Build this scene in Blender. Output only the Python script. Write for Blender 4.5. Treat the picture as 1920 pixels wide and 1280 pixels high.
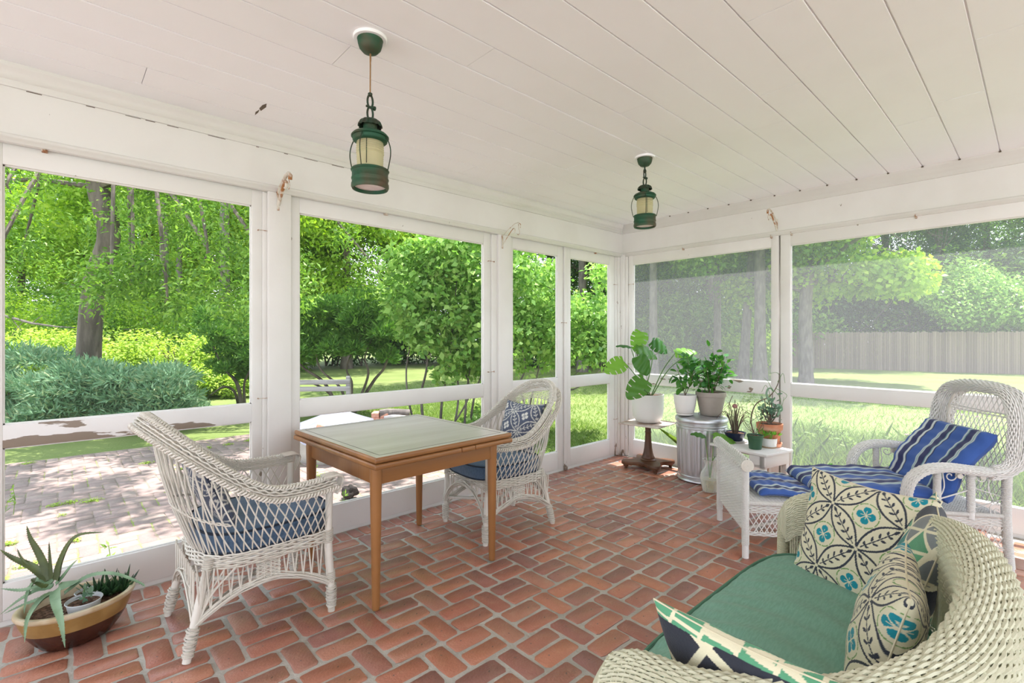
import bpy, bmesh, math, random
import numpy as np
from math import sin, cos, pi, radians, atan2, sqrt
from mathutils import Vector, Matrix

SC = bpy.context.scene
COL = SC.collection
for _o in list(bpy.data.objects):
    bpy.data.objects.remove(_o)

# ------------------------------------------------------------------ camera
F_PX, EYE, YAW = 923.0, 1.3, radians(47.2)
cam_d = bpy.data.cameras.new('camera')
cam_d.sensor_width = 36.0
cam_d.lens = 36.0 * F_PX / 1920.0
cam_d.shift_y = -10.0 / 1920.0
cam_d.clip_start = 0.02
cam = bpy.data.objects.new('camera', cam_d)
COL.objects.link(cam)
cam.location = (0, 0, EYE)
cam.rotation_euler = (pi / 2, 0, YAW - pi / 2)
SC.camera = cam

# ------------------------------------------------------------------ sky, sun, exposure
world = bpy.data.worlds.new('sky')
SC.world = world
world.use_nodes = True
wn, wl = world.node_tree.nodes, world.node_tree.links
wn.clear()
w_out = wn.new('ShaderNodeOutputWorld')
w_bg = wn.new('ShaderNodeBackground')
w_tc = wn.new('ShaderNodeTexCoord')
w_sep = wn.new('ShaderNodeSeparateXYZ')
w_rmp = wn.new('ShaderNodeValToRGB')
w_rmp.color_ramp.elements[0].position = 0.0
w_rmp.color_ramp.elements[0].color = (0.88, 0.93, 1.0, 1)
w_rmp.color_ramp.elements[1].position = 0.9
w_rmp.color_ramp.elements[1].color = (0.66, 0.79, 1.0, 1)
wl.new(w_tc.outputs['Generated'], w_sep.inputs[0])
wl.new(w_sep.outputs['Z'], w_rmp.inputs[0])
wl.new(w_rmp.outputs[0], w_bg.inputs['Color'])
w_bg.inputs['Strength'].default_value = 1.5
wl.new(w_bg.outputs[0], w_out.inputs['Surface'])

SUN_EL, SUN_AZ = radians(76.5), radians(-3.0)
sun_d = bpy.data.lights.new('sun', 'SUN')
sun_d.energy = 6.0
sun_d.angle = radians(0.6)
sun_d.color = (1.0, 0.955, 0.935)
sun = bpy.data.objects.new('sun', sun_d)
COL.objects.link(sun)
sun.location = (9, 0, 30)
sdir = Vector((cos(SUN_EL) * cos(SUN_AZ), cos(SUN_EL) * sin(SUN_AZ), sin(SUN_EL)))
sun.rotation_euler = (-sdir).to_track_quat('-Z', 'Y').to_euler()

SC.view_settings.view_transform = 'Standard'
SC.view_settings.look = 'None'
SC.view_settings.gamma = 1.0
SC.view_settings.use_curve_mapping = False
SC.view_settings.exposure = 1.08
SC.cycles.max_bounces = 10
SC.cycles.diffuse_bounces = 5
SC.cycles.transparent_max_bounces = 12
SC.cycles.transmission_bounces = 8
SC.cycles.caustics_reflective = False
SC.cycles.caustics_refractive = False
SC.cycles.sample_clamp_indirect = 6.0
SC.cycles.use_denoising = True

# ------------------------------------------------------------------ projection of the photograph's view
FX, FY, RX, RY = cos(YAW), sin(YAW), sin(YAW), -cos(YAW)
def at(px, py, dep):
    u = (px - 960) / F_PX
    return Vector((dep * (FX + u * RX), dep * (FY + u * RY), EYE + dep * (630 - py) / F_PX))
def on_z(px, py, z):
    return at(px, py, (EYE - z) * F_PX / (py - 630))

# ------------------------------------------------------------------ mesh helpers
class MB:
    """collects shapes; build() links them as ONE mesh object"""
    def __init__(s):
        s.v, s.f, s.m, s.uv = [], [], [], {}
        s.n = 0
    def add(s, vs, fs, mi=0):
        b = s.n
        s.v.extend(vs); s.n += len(vs)
        for f in fs:
            s.f.append([i + b for i in f]); s.m.append(mi)
    def box(s, lo, hi, mi=0, M=None):
        x0, y0, z0 = lo; x1, y1, z1 = hi
        vs = [(x0,y0,z0),(x1,y0,z0),(x1,y1,z0),(x0,y1,z0),(x0,y0,z1),(x1,y0,z1),(x1,y1,z1),(x0,y1,z1)]
        if M is not None: vs = [tuple(M @ Vector(p)) for p in vs]
        s.add(vs, [(0,3,2,1),(4,5,6,7),(0,1,5,4),(1,2,6,5),(2,3,7,6),(3,0,4,7)], mi)
    def cbox(s, lo, hi, c=0.005, mi=0, M=None):
        """chamfered box"""
        bm = bmesh.new()
        bmesh.ops.create_cube(bm, size=1.0)
        for q in bm.verts:
            q.co = Vector([(lo[i] + hi[i]) / 2 + q.co[i] * (hi[i] - lo[i]) for i in range(3)])
        c = min(c, 0.45 * min(hi[i] - lo[i] for i in range(3)))
        bmesh.ops.bevel(bm, geom=list(bm.edges), offset=c, segments=2, affect='EDGES', profile=0.5)
        if M is not None: bm.transform(M)
        bm.verts.ensure_lookup_table()
        s.add([tuple(q.co) for q in bm.verts], [[q.index for q in f.verts] for f in bm.faces], mi)
        bm.free()
    def tube(s, path, r, n=6, closed=False, cap=True, mi=0, flat=1.0, up=None):
        P = np.asarray([tuple(p) for p in path], float)
        N = len(P)
        if N < 2: return
        if closed:
            T = np.roll(P, -1, 0) - np.roll(P, 1, 0)
        else:
            T = np.gradient(P, axis=0)
        T /= np.linalg.norm(T, axis=1)[:, None] + 1e-12
        R = np.full(N, r, float) if np.isscalar(r) else np.asarray(r, float)
        a = np.array(up if up is not None else (0, 0, 1.0), float)
        if abs(T[0] @ a) > 0.92: a = np.array((1.0, 0, 0)) if abs(T[0][0]) < 0.9 else np.array((0, 1.0, 0))
        U = np.zeros((N, 3))
        u = a - T[0] * (a @ T[0]); u /= np.linalg.norm(u) + 1e-12
        for i in range(N):
            u = u - T[i] * (u @ T[i]); u /= np.linalg.norm(u) + 1e-12
            U[i] = u
        W = np.cross(T, U)
        ang = np.arange(n) * 2 * pi / n
        vs = P[:, None, :] + R[:, None, None] * (np.cos(ang)[None, :, None] * W[:, None, :] + flat * np.sin(ang)[None, :, None] * U[:, None, :])
        vs = vs.reshape(-1, 3)
        fs = []
        M_ = N if closed else N - 1
        for i in range(M_):
            j = (i + 1) % N
            for k in range(n):
                l = (k + 1) % n
                fs.append((i*n+k, i*n+l, j*n+l, j*n+k))
        if cap and not closed:
            fs.append(tuple(range(n - 1, -1, -1)))
            fs.append(tuple((N - 1) * n + k for k in range(n)))
        s.add([tuple(p) for p in vs], fs, mi)
    def lathe(s, prof, c=(0, 0, 0), n=32, mi=0, sx=1.0, sy=1.0, M=None, closed=False, cap=True):
        vs, fs = [], []
        for (r, z) in prof:
            for k in range(n):
                a = 2 * pi * k / n
                p = (c[0] + r * sx * cos(a), c[1] + r * sy * sin(a), c[2] + z)
                vs.append(tuple(M @ Vector(p)) if M is not None else p)
        L = len(prof)
        for i in range(L - (0 if closed else 1)):
            j = (i + 1) % L
            for k in range(n):
                l = (k + 1) % n
                fs.append((i*n+k, i*n+l, j*n+l, j*n+k))
        if not closed and cap:
            if prof[0][0] > 1e-5: fs.append(tuple(range(n - 1, -1, -1)))
            if prof[-1][0] > 1e-5: fs.append(tuple((L-1)*n + k for k in range(n)))
        s.add(vs, fs, mi)
    def grid(s, fn, nu, nv, mi=0, wrap_u=False):
        vs = [tuple(fn(i / (nu if wrap_u else nu - 1), j / (nv - 1))) for i in range(nu) for j in range(nv)]
        fs = []
        for i in range(nu if wrap_u else nu - 1):
            i2 = (i + 1) % nu
            for j in range(nv - 1):
                fs.append((i*nv+j, i2*nv+j, i2*nv+j+1, i*nv+j+1))
        s.add(vs, fs, mi)
    def build(s, name, mats, parent=None, smooth=True, loc=None, rotz=0.0, angle=0.9):
        me = bpy.data.meshes.new(name)
        me.from_pydata(s.v, [], s.f)
        if not isinstance(mats, (list, tuple)): mats = [mats]
        for m in mats: me.materials.append(m)
        if any(s.m): me.polygons.foreach_set('material_index', s.m)
        if smooth:
            me.polygons.foreach_set('use_smooth', [True] * len(me.polygons))
            try: me.set_sharp_from_angle(angle=angle)
            except Exception: pass
        me.update()
        return link(name, me, parent, loc, rotz)

def link(name, me, parent=None, loc=None, rotz=0.0):
    o = bpy.data.objects.new(name, me)
    COL.objects.link(o)
    if parent is not None: o.parent = parent
    if loc is not None: o.location = loc
    if rotz: o.rotation_euler = (0, 0, rotz)
    return o

def npmesh(name, V, Fq, mat, smooth=False):
    """fast mesh of equal sized polygons from arrays"""
    V = np.asarray(V, np.float32); Fq = np.asarray(Fq, np.int32)
    me = bpy.data.meshes.new(name)
    k = Fq.shape[1]
    me.vertices.add(len(V)); me.vertices.foreach_set('co', V.ravel())
    me.loops.add(Fq.size); me.loops.foreach_set('vertex_index', Fq.ravel())
    me.polygons.add(len(Fq))
    me.polygons.foreach_set('loop_start', np.arange(0, Fq.size, k, dtype=np.int32))
    me.polygons.foreach_set('loop_total', np.full(len(Fq), k, np.int32))
    if smooth: me.polygons.foreach_set('use_smooth', [True] * len(Fq))
    me.materials.append(mat)
    me.update(calc_edges=True)
    return me

def empty(name, loc=(0, 0, 0), rotz=0.0, parent=None):
    o = bpy.data.objects.new(name, None)
    COL.objects.link(o)
    o.empty_display_size = 0.1
    o.location = loc; o.rotation_euler = (0, 0, rotz)
    if parent is not None: o.parent = parent
    return o

def tag(o, label=None, cat=None, group=None, kind=None):
    if label: o['label'] = label
    if cat: o['category'] = cat
    if group: o['group'] = group
    if kind: o['kind'] = kind
    return o

def thing(name, label, cat, loc=(0, 0, 0), rotz=0.0, group=None):
    return tag(empty(name, loc, rotz), label, cat, group)

def kids(o): return [c for c in COL.objects if c.parent == o]
def copy_tree(o, parent=None):
    c = o.copy(); COL.objects.link(c)
    if parent is not None: c.parent = parent
    for ch in list(o.children): copy_tree(ch, c)
    return c

def catmull(pts, n):
    """smooth curve through points, n samples"""
    P = [np.array(p, float) for p in pts]
    P = [2 * P[0] - P[1]] + P + [2 * P[-1] - P[-2]]
    S = len(P) - 3
    out = []
    for i in range(n):
        t = i / (n - 1) * S
        k = min(int(t), S - 1); t -= k
        a, b, c, d = P[k], P[k+1], P[k+2], P[k+3]
        out.append(0.5 * ((2*b) + (-a + c)*t + (2*a - 5*b + 4*c - d)*t*t + (-a + 3*b - 3*c + d)*t**3))
    return np.array(out)

def resample(P, n):
    P = np.asarray(P, float)
    L = np.concatenate([[0], np.cumsum(np.linalg.norm(np.diff(P, axis=0), axis=1))])
    t = np.linspace(0, L[-1], n)
    return np.stack([np.interp(t, L, P[:, k]) for k in range(P.shape[1])], 1)

# ------------------------------------------------------------------ materials
MATS = {}
def mat(name, base, rough=0.6, c2=None, scale=8.0, stretch=None, lo=0.4, hi=0.6, detail=5.0, bump=0.0, bscale=None,
        metal=0.0, rnd=None, rnd_amt=0.0, coat=0.0, sheen=0.0, trans=0.0, spec=None, alpha=None, glass=False, ior=1.45,
        spots=None, coords='Object', sss=0.0):
    m = bpy.data.materials.new(name); MATS[name] = m
    m.use_nodes = True
    nt = m.node_tree; N, L = nt.nodes, nt.links
    bs = N['Principled BSDF']
    bs.inputs['Roughness'].default_value = rough
    bs.inputs['Metallic'].default_value = metal
    bs.inputs['IOR'].default_value = ior
    if coat: bs.inputs['Coat Weight'].default_value = coat; bs.inputs['Coat Roughness'].default_value = 0.15
    if sheen: bs.inputs['Sheen Weight'].default_value = sheen
    if spec is not None: bs.inputs['Specular IOR Level'].default_value = spec
    if glass: bs.inputs['Transmission Weight'].default_value = 1.0
    tc = N.new('ShaderNodeTexCoord')
    mp = N.new('ShaderNodeMapping')
    L.new(tc.outputs[coords], mp.inputs[0])
    if stretch: mp.inputs['Scale'].default_value = stretch
    col = None
    if c2 is not None:
        nz = N.new('ShaderNodeTexNoise'); nz.inputs['Scale'].default_value = scale; nz.inputs['Detail'].default_value = detail
        L.new(mp.outputs[0], nz.inputs['Vector'])
        if rnd:   # different pattern on every piece
            gi = N.new('ShaderNodeNewGeometry'); oi = N.new('ShaderNodeObjectInfo')
            ad = N.new('ShaderNodeMath'); ad.operation = 'ADD'
            L.new(gi.outputs['Random Per Island'], ad.inputs[0]); L.new(oi.outputs['Random'], ad.inputs[1])
            ml = N.new('ShaderNodeMath'); ml.operation = 'MULTIPLY'; ml.inputs[1].default_value = 37.0
            L.new(ad.outputs[0], ml.inputs[0])
            nz.noise_dimensions = '4D'; L.new(ml.outputs[0], nz.inputs['W'])
        mr = N.new('ShaderNodeMapRange'); mr.inputs['From Min'].default_value = lo; mr.inputs['From Max'].default_value = hi
        L.new(nz.outputs['Fac'], mr.inputs['Value'])
        mx = N.new('ShaderNodeMix'); mx.data_type = 'RGBA'
        mx.inputs['A'].default_value = (*base, 1); mx.inputs['B'].default_value = (*c2, 1)
        L.new(mr.outputs[0], mx.inputs['Factor'])
        col = mx.outputs['Result']
    if rnd:
        gi = N.new('ShaderNodeNewGeometry'); oi = N.new('ShaderNodeObjectInfo')
        ad = N.new('ShaderNodeMath'); ad.operation = 'ADD'
        L.new(gi.outputs['Random Per Island'], ad.inputs[0]); L.new(oi.outputs['Random'], ad.inputs[1])
        fr = N.new('ShaderNodeMath'); fr.operation = 'FRACT'; L.new(ad.outputs[0], fr.inputs[0])
        rp = N.new('ShaderNodeValToRGB')
        els = rp.color_ramp.elements
        while len(els) < len(rnd): els.new(0.5)
        for i, c in enumerate(rnd):
            els[i].position = i / max(1, len(rnd) - 1); els[i].color = (*c, 1)
        L.new(fr.outputs[0], rp.inputs[0])
        if col is None: col = rp.outputs[0]
        else:
            mx2 = N.new('ShaderNodeMix'); mx2.data_type = 'RGBA'; mx2.inputs['Factor'].default_value = rnd_amt
            L.new(rp.outputs[0], mx2.inputs['A']); L.new(col, mx2.inputs['B']); col = mx2.outputs['Result']
    if spots:      # (colour, scale, threshold, stretch)
        nz2 = N.new('ShaderNodeTexNoise'); nz2.inputs['Scale'].default_value = spots[1]; nz2.inputs['Detail'].default_value = 6
        mp2 = N.new('ShaderNodeMapping'); L.new(tc.outputs[coords], mp2.inputs[0]); mp2.inputs['Scale'].default_value = spots[3]
        L.new(mp2.outputs[0], nz2.inputs['Vector'])
        gt = N.new('ShaderNodeMapRange'); gt.inputs['From Min'].default_value = spots[2]; gt.inputs['From Max'].default_value = spots[2] + 0.01
        sv = nz2.outputs['Fac']
        if len(spots) > 4:      # paint that has failed mostly in one band of height
            sz = N.new('ShaderNodeSeparateXYZ'); L.new(tc.outputs[coords], sz.inputs[0])
            zb_ = N.new('ShaderNodeMapRange'); zb_.inputs['From Min'].default_value = spots[4][0]; zb_.inputs['From Max'].default_value = spots[4][1]; zb_.inputs['To Min'].default_value = spots[4][2]; zb_.inputs['To Max'].default_value = 0
            L.new(sz.outputs['Z'], zb_.inputs['Value']); sa = N.new('ShaderNodeMath'); sa.operation = 'ADD'; L.new(sv, sa.inputs[0]); L.new(zb_.outputs[0], sa.inputs[1]); sv = sa.outputs[0]
        L.new(sv, gt.inputs['Value'])
        mx3 = N.new('ShaderNodeMix'); mx3.data_type = 'RGBA'; mx3.inputs['B'].default_value = (*spots[0], 1)
        if col is None: mx3.inputs['A'].default_value = (*base, 1)
        else: L.new(col, mx3.inputs['A'])
        L.new(gt.outputs[0], mx3.inputs['Factor']); col = mx3.outputs['Result']
    if col is None: bs.inputs['Base Color'].default_value = (*base, 1)
    else: L.new(col, bs.inputs['Base Color'])
    if bump:
        bz = N.new('ShaderNodeTexNoise'); bz.inputs['Scale'].default_value = bscale or scale * 4; bz.inputs['Detail'].default_value = 6
        L.new(mp.outputs[0], bz.inputs['Vector'])
        bp = N.new('ShaderNodeBump'); bp.inputs['Strength'].default_value = bump; bp.inputs['Distance'].default_value = 0.01
        L.new(bz.outputs['Fac'], bp.inputs['Height']); L.new(bp.outputs[0], bs.inputs['Normal'])
    if trans:      # thin leaf: part of the light comes through
        out = N['Material Output']
        tr = N.new('ShaderNodeBsdfTranslucent'); ms = N.new('ShaderNodeMixShader'); ms.inputs[0].default_value = trans
        if col is None: tr.inputs[0].default_value = (*base, 1)
        else:
            hs = N.new('ShaderNodeHueSaturation'); hs.inputs['Saturation'].default_value = 1.1; hs.inputs['Value'].default_value = 1.5
            L.new(col, hs.inputs['Color']); L.new(hs.outputs[0], tr.inputs[0])
        L.new(bs.outputs[0], ms.inputs[1]); L.new(tr.outputs[0], ms.inputs[2]); L.new(ms.outputs[0], out.inputs['Surface'])
    return m

PAINT = mat('white_paint', (0.76, 0.745, 0.72), 0.42, c2=(0.71, 0.69, 0.66), scale=3, lo=0.45, hi=0.75, bump=0.06, bscale=60,
            spots=((0.30, 0.26, 0.21), 26, 0.745, (1, 1, 0.45)))
PAINT_CEIL = mat('ceiling_paint', (0.92, 0.92, 0.935), 0.5, c2=(0.89, 0.885, 0.89), scale=2.5, lo=0.45, hi=0.8, bump=0.05, bscale=30,
            spots=((0.5, 0.46, 0.42), 14, 0.80, (1, 1, 1)))
PEEL = mat('peeling_paint', (0.79, 0.78, 0.77), 0.5, c2=(0.73, 0.715, 0.70), scale=4, lo=0.45, hi=0.8, bump=0.1, bscale=60,
            spots=((0.27, 0.22, 0.17), 7, 0.615, (0.35, 1, 2.6)))
PEEL_R = mat('peeling_rail_paint', (0.79, 0.78, 0.77), 0.5, c2=(0.73, 0.715, 0.70), scale=4, lo=0.45, hi=0.8, bump=0.1, bscale=60,
            spots=((0.25, 0.20, 0.155), 9, 0.62, (0.30, 1, 1.6), (.80, .845, .14)))
PEEL_P = mat('peeling_post_paint', (0.76, 0.745, 0.72), 0.5, c2=(0.71, 0.69, 0.66), scale=4, lo=0.45, hi=0.8, bump=0.1, bscale=60,
            spots=((0.25, 0.20, 0.155), 16, 0.72, (1, 1, .35), (0.0, .35, .16)))
MORTAR = mat('mortar', (0.52, 0.50, 0.45), 0.85, c2=(0.41, 0.39, 0.345), scale=5, bump=0.5, bscale=80)
BRICK = mat('old_brick', (0.36, 0.13, 0.085), 0.36, spec=.7, coat=.10, c2=(0.50, 0.29, 0.19), scale=26, lo=0.52, hi=0.72, bump=0.35, bscale=90,
            rnd=[(0.38,0.15,0.10),(0.52,0.215,0.125),(0.28,0.135,0.115),(0.46,0.185,0.115),(0.34,0.17,0.125),(0.53,0.25,0.16),(0.40,0.15,0.10),(0.26,0.125,0.11),(0.44,0.225,0.16)],
            rnd_amt=0.25, spots=((0.10, 0.07, 0.06), 38, 0.685, (1, 1, 1)))
PAVER = mat('weathered_paver', (0.42, 0.31, 0.27), 0.85, c2=(0.33, 0.26, 0.22), scale=22, bump=0.5, bscale=70,
            rnd=[(0.22,0.155,0.14),(0.27,0.195,0.17),(0.19,0.138,0.128),(0.24,0.175,0.155),(0.30,0.23,0.195)], rnd_amt=0.3)
SAND = mat('patio_joint_soil', (0.24, 0.19, 0.15), 0.95, c2=(0.24, 0.28, 0.08), scale=2.2, lo=0.5, hi=0.62, bump=0.6, bscale=70)
LAWN = mat('lawn', (0.135, 0.185, 0.042), 0.9, c2=(0.19, 0.235, 0.065), scale=0.9, lo=0.35, hi=0.65, bump=0.8, bscale=45)

# ================================================================== SHELL
XR, YL, ZC = 4.568, 3.174, 2.508         # right wall plane, left wall plane, ceiling height
X0, Y0 = -3.2, -3.3                      # unseen porch depth behind the camera, lengthened to hold back skylight
rng = random.Random(7)

def proj(p):
    dp = p[0] * FX + p[1] * FY
    if dp < 0.05: return None
    return 960 + F_PX * (p[0] * RX + p[1] * RY) / dp, 630 - F_PX * (p[2] - EYE) / dp, dp

def in_frame(p, m=60):
    q = proj(p)
    return q is not None and -m < q[0] < 1920 + m and -m < q[1] < 1280 + m

def brick_variant(L, W, H, r, irr=0.0035):
    """one worn brick, long axis x, top at z = 0: rounded chipped outline and a soft arris"""
    hx, hy = L / 2, W / 2
    base = [(-hx + .012, -hy), (hx * .3, -hy), (hx - .012, -hy), (hx, -hy + .012), (hx, hy - .012),
            (hx - .012, hy), (-hx * .3, hy), (-hx + .012, hy), (-hx, hy - .012), (-hx, -hy + .012)]
    out = [(x + r.uniform(-irr, irr), y + r.uniform(-irr, irr)) for x, y in base]
    n = len(out)
    vs = [(x, y, -H) for x, y in out] + [(x, y, -0.004) for x, y in out]
    tilt = (r.uniform(-.006, .006), r.uniform(-.01, .01))
    vs += [(x * (1 - .004 / hx), y * (1 - .005 / hy), x * tilt[0] + y * tilt[1]) for x, y in out]
    fs = []
    for k in range(n):
        l = (k + 1) % n
        fs += [(k, l, n + l, n + k), (n + k, n + l, 2 * n + l, 2 * n + k)]
    fs.append(tuple(range(2 * n, 3 * n)))
    return vs, fs

def pave(parent, layout, L, W, H, m, name, rest, z, r, limit=300, only=None, lip=0.0):
    """layout: list of (x, y, long axis along y?); the pieces that show largest are parts, the others one part"""
    var = []
    for k in range(6):
        vs, fs = brick_variant(L, W, H, r)
        me = bpy.data.meshes.new(name); me.from_pydata(vs, [], fs); me.materials.append(m)
        me.polygons.foreach_set('use_smooth', [True] * len(fs))
        try: me.set_sharp_from_angle(angle=0.8)
        except Exception: pass
        var.append((vs, fs, me))
    L2 = []
    for (x, y, a) in layout:
        q = proj((x, y, z))
        vis = in_frame((x, y, z), 90)
        size = (EYE - z) * W * L / max(q[2], .1) ** 3 if q else 0
        L2.append((-(size if vis else -1), x, y, a, vis))
    L2.sort(key=lambda t: t[0])
    rb = MB(); n = 0
    for (s_, x, y, a, vis) in L2:
        vs, fs, me = r.choice(var)
        ang = a + r.choice((0, pi)) + r.uniform(-.012, .012)
        dz = r.uniform(-.0025, .0015) - .001 + lip
        px, py = x + r.uniform(-.002, .002), y + r.uniform(-.002, .002)
        if n < limit and vis and (only is None or only(x, y)):
            o = link(name, me, parent, (px, py, z + dz), ang); n += 1
        else:
            c, s = cos(ang), sin(ang)
            rb.add([(px + u * c - v * s, py + u * s + v * c, z + dz + w) for u, v, w in vs], fs)
    if rb.v: tag(rb.build(rest, m, parent), kind='stuff')

def half_basket(x0, x1, y0, y1, ax, ay, PX=.3175, PY=.2135, shift=.107, L=.20, W=.096):
    """rows of two stretchers then one brick turned across; each row steps sideways"""
    out = []
    j0, j1 = int(math.floor((ay - y1) / PY)) - 1, int(math.ceil((ay - y0) / PY)) + 1
    for j in range(j0, j1 + 1):
        yc = ay - PY * j
        if yc < y0 or yc > y1: continue
        xs = ax - shift * j
        k0 = int(math.floor((x0 - xs) / PX)) - 1
        for k in range(k0, k0 + int((x1 - x0) / PX) + 3):
            x = xs + PX * k
            if x0 < x < x1: out.append((x, yc, pi / 2))
            xp = x + PX / 2
            if x0 < xp < x1:
                out.append((xp, yc + .0535, 0.0)); out.append((xp, yc - .0535, 0.0))
    return out

# floor: mortar bed with the bricks set in it
b = MB(); b.box((X0, Y0, -.10), (XR + .10, YL + .06, -.0065))
floor = tag(b.build('floor', MORTAR, smooth=False), 'red brick porch floor laid in a two and one basket pattern', kind='structure')
lay = half_basket(X0 + .1, XR - .06, Y0 + .1, 3.0, 1.362, 2.06)
lay = [q for q in lay if not (q[1] > 3.0)]
for k in range(int((XR - X0) / .078)):          # course of edge bricks along the left sill
    lay.append((X0 + .05 + k * .078, 3.097, 'edge'))
main = [q for q in lay if q[2] != 'edge']
edge = [(q[0], q[1], pi / 2) for q in lay if q[2] == 'edge']
pave(floor, main, .194, .092, .05, BRICK, 'brick', 'brick_paving', 0.0, rng)
pave(floor, edge, .135, .066, .05, BRICK, 'edge_brick', 'edge_brick_paving', 0.0, rng, limit=120)

# ceiling of long painted boards with V joints
b = MB(); b.box((X0, Y0, ZC + .008), (XR + .16, YL + .16, ZC + .16))
ceiling = tag(b.build('ceiling', PAINT_CEIL, smooth=False), 'white painted board ceiling', kind='structure')
PITCH, JY = .1962, .193
k = int(math.ceil((Y0 - JY) / PITCH))
rj = random.Random(3)
joints = {2: [1.95], 3: [2.6], 1: [3.55], 0: [1.5, 3.35], 4: [3.0], 5: [1.1], 6: [2.25], 7: [1.35, 3.5], 9: [.9], 10: [2.7], 12: [1.25], 13: [.3, 2.2], -1: [2.75], -2: [3.2]}
while JY + PITCH * k < YL:
    ya, yb = JY + PITCH * k + .0032, min(JY + PITCH * (k + 1) - .0032, YL + .02)
    cuts = [X0] + joints.get(k, []) + [XR]
    for a_, c_ in zip(cuts[:-1], cuts[1:]):
        b = MB()
        y_m = (yb - ya)
        z0 = ZC + rj.uniform(-.0008, .0008)
        prof = [(ya, ZC + .0085), (ya, z0 + .001), (ya + .001, z0), (yb - .001, z0), (yb, z0 + .001), (yb, ZC + .0085)]
        xa, xb = a_ + (.0012 if a_ != X0 else 0), c_ - (.0012 if c_ != XR else 0)
        vs = [(xa, y, z) for y, z in prof] + [(xb, y, z) for y, z in prof]
        fs = [(i, i + 1, 7 + i, 6 + i) for i in range(5)] + [(5, 0, 6, 11), (0, 5, 4, 3, 2, 1), (6, 7, 8, 9, 10, 11)]
        b.add(vs, fs)
        b.build('ceiling_board', PAINT_CEIL, ceiling, smooth=False)
    k += 1

# ---- beams, cornices, ledges, posts
def sweep_profile(prof, axis, a0, a1, base, sgn=1, mitre=0.0):
    """prof: list of (out, z) outline extruded along x (axis 0) or y (axis 1); base: wall plane, sgn: direction of 'out'"""
    b = MB()
    n = len(prof)
    vs = []
    for e, a in enumerate((a0, a1)):
        for (o, z) in prof:
            aa = a - (o * mitre if e == 1 else 0)
            vs.append((aa, base + sgn * o, z) if axis == 0 else (base + sgn * o, aa, z))
    fs = [(i, (i + 1) % n, n + (i + 1) % n, n + i) for i in range(n)] + [tuple(range(n - 1, -1, -1)), tuple(range(n, 2 * n))]
    b.add(vs, fs)
    return b

BY = 3.150    # inner face of the left beam
BX = 4.568    # inner face of the right beam
b = MB(); b.box((X0, BY, 2.185), (BX, YL + .14, ZC + .02))
wall_left = tag(b.build('wall_left', PAINT, smooth=False), kind='structure')
b = MB(); b.box((BX, Y0, 2.185), (BX + .10, YL + .14, ZC + .02))
wall_right = tag(b.build('wall_right', PAINT, smooth=False), kind='structure')
corn = [(0, 2.417), (.012, 2.417), (.014, 2.428), (.018, 2.434), (.018, 2.444), (.026, 2.450), (.030, 2.462), (.040, 2.478),
        (.056, 2.490), (.060, 2.497), (.060, ZC + .002), (0, ZC + .002)]
tag(sweep_profile(corn, 0, X0, BX, BY, -1, 1.0).build('trim_1', PAINT), 'white cornice along the left beam', kind='structure')
tag(sweep_profile([(o * .8, z) for o, z in corn], 1, Y0, BY, BX, -1, 1.0).build('trim_2', PAINT), 'white cornice along the right beam', kind='structure')
ledge = [(-.01, 2.165), (.010, 2.168), (.016, 2.180), (.024, 2.186), (.027, 2.194), (.024, 2.202), (.014, 2.206), (0, 2.207), (-.01, 2.207)]
tag(sweep_profile(ledge, 0, X0, BX, BY, -1, 1.0).build('trim_3', PAINT), kind='structure')
tag(sweep_profile([(o * .8, z) for o, z in ledge], 1, Y0, BY, BX, -1, 1.0).build('trim_4', PAINT), kind='structure')

def post(name, x0, y0, x1, y1, beads=(), m=PAINT):
    b = MB(); b.cbox((x0, y0, -.02), (x1, y1, 2.19), .004)
    for (bx0, by0, bx1, by1) in beads: b.cbox((bx0, by0, 0.0), (bx1, by1, 2.166), .006)
    return tag(b.build(name, m), kind='structure')
post('trim_5', .929, 3.148, 1.064, 3.30, [(.903, 3.166, .931, 3.22)])
post('trim_6', 2.762, 3.148, 2.905, 3.30, [(2.684, 3.178, 2.70, 3.22), (2.70, 3.168, 2.764, 3.24)])
post('trim_7', -.42, 3.148, -.28, 3.30, [(-.282, 3.166, -.250, 3.22)])
post('trim_8', 4.535, 3.105, 4.66, 3.30, [(4.50, 3.150, 4.537, 3.21), (4.462, 3.166, 4.502, 3.22), (4.556, 3.072, 4.62, 3.107)], PEEL_P)
post('trim_9', 4.575, -.33, 4.66, -.19)
# sills under the frames, stone coloured step outside
b = MB(); b.box((X0, YL + .005, -.12), (XR + .10, YL + .12, .018)); tag(b.build('trim_10', PAINT, smooth=False), kind='structure')
b = MB(); b.box((XR + .005, Y0, -.12), (XR + .12, YL + .12, .018)); tag(b.build('trim_11', PAINT, smooth=False), kind='structure')

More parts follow.
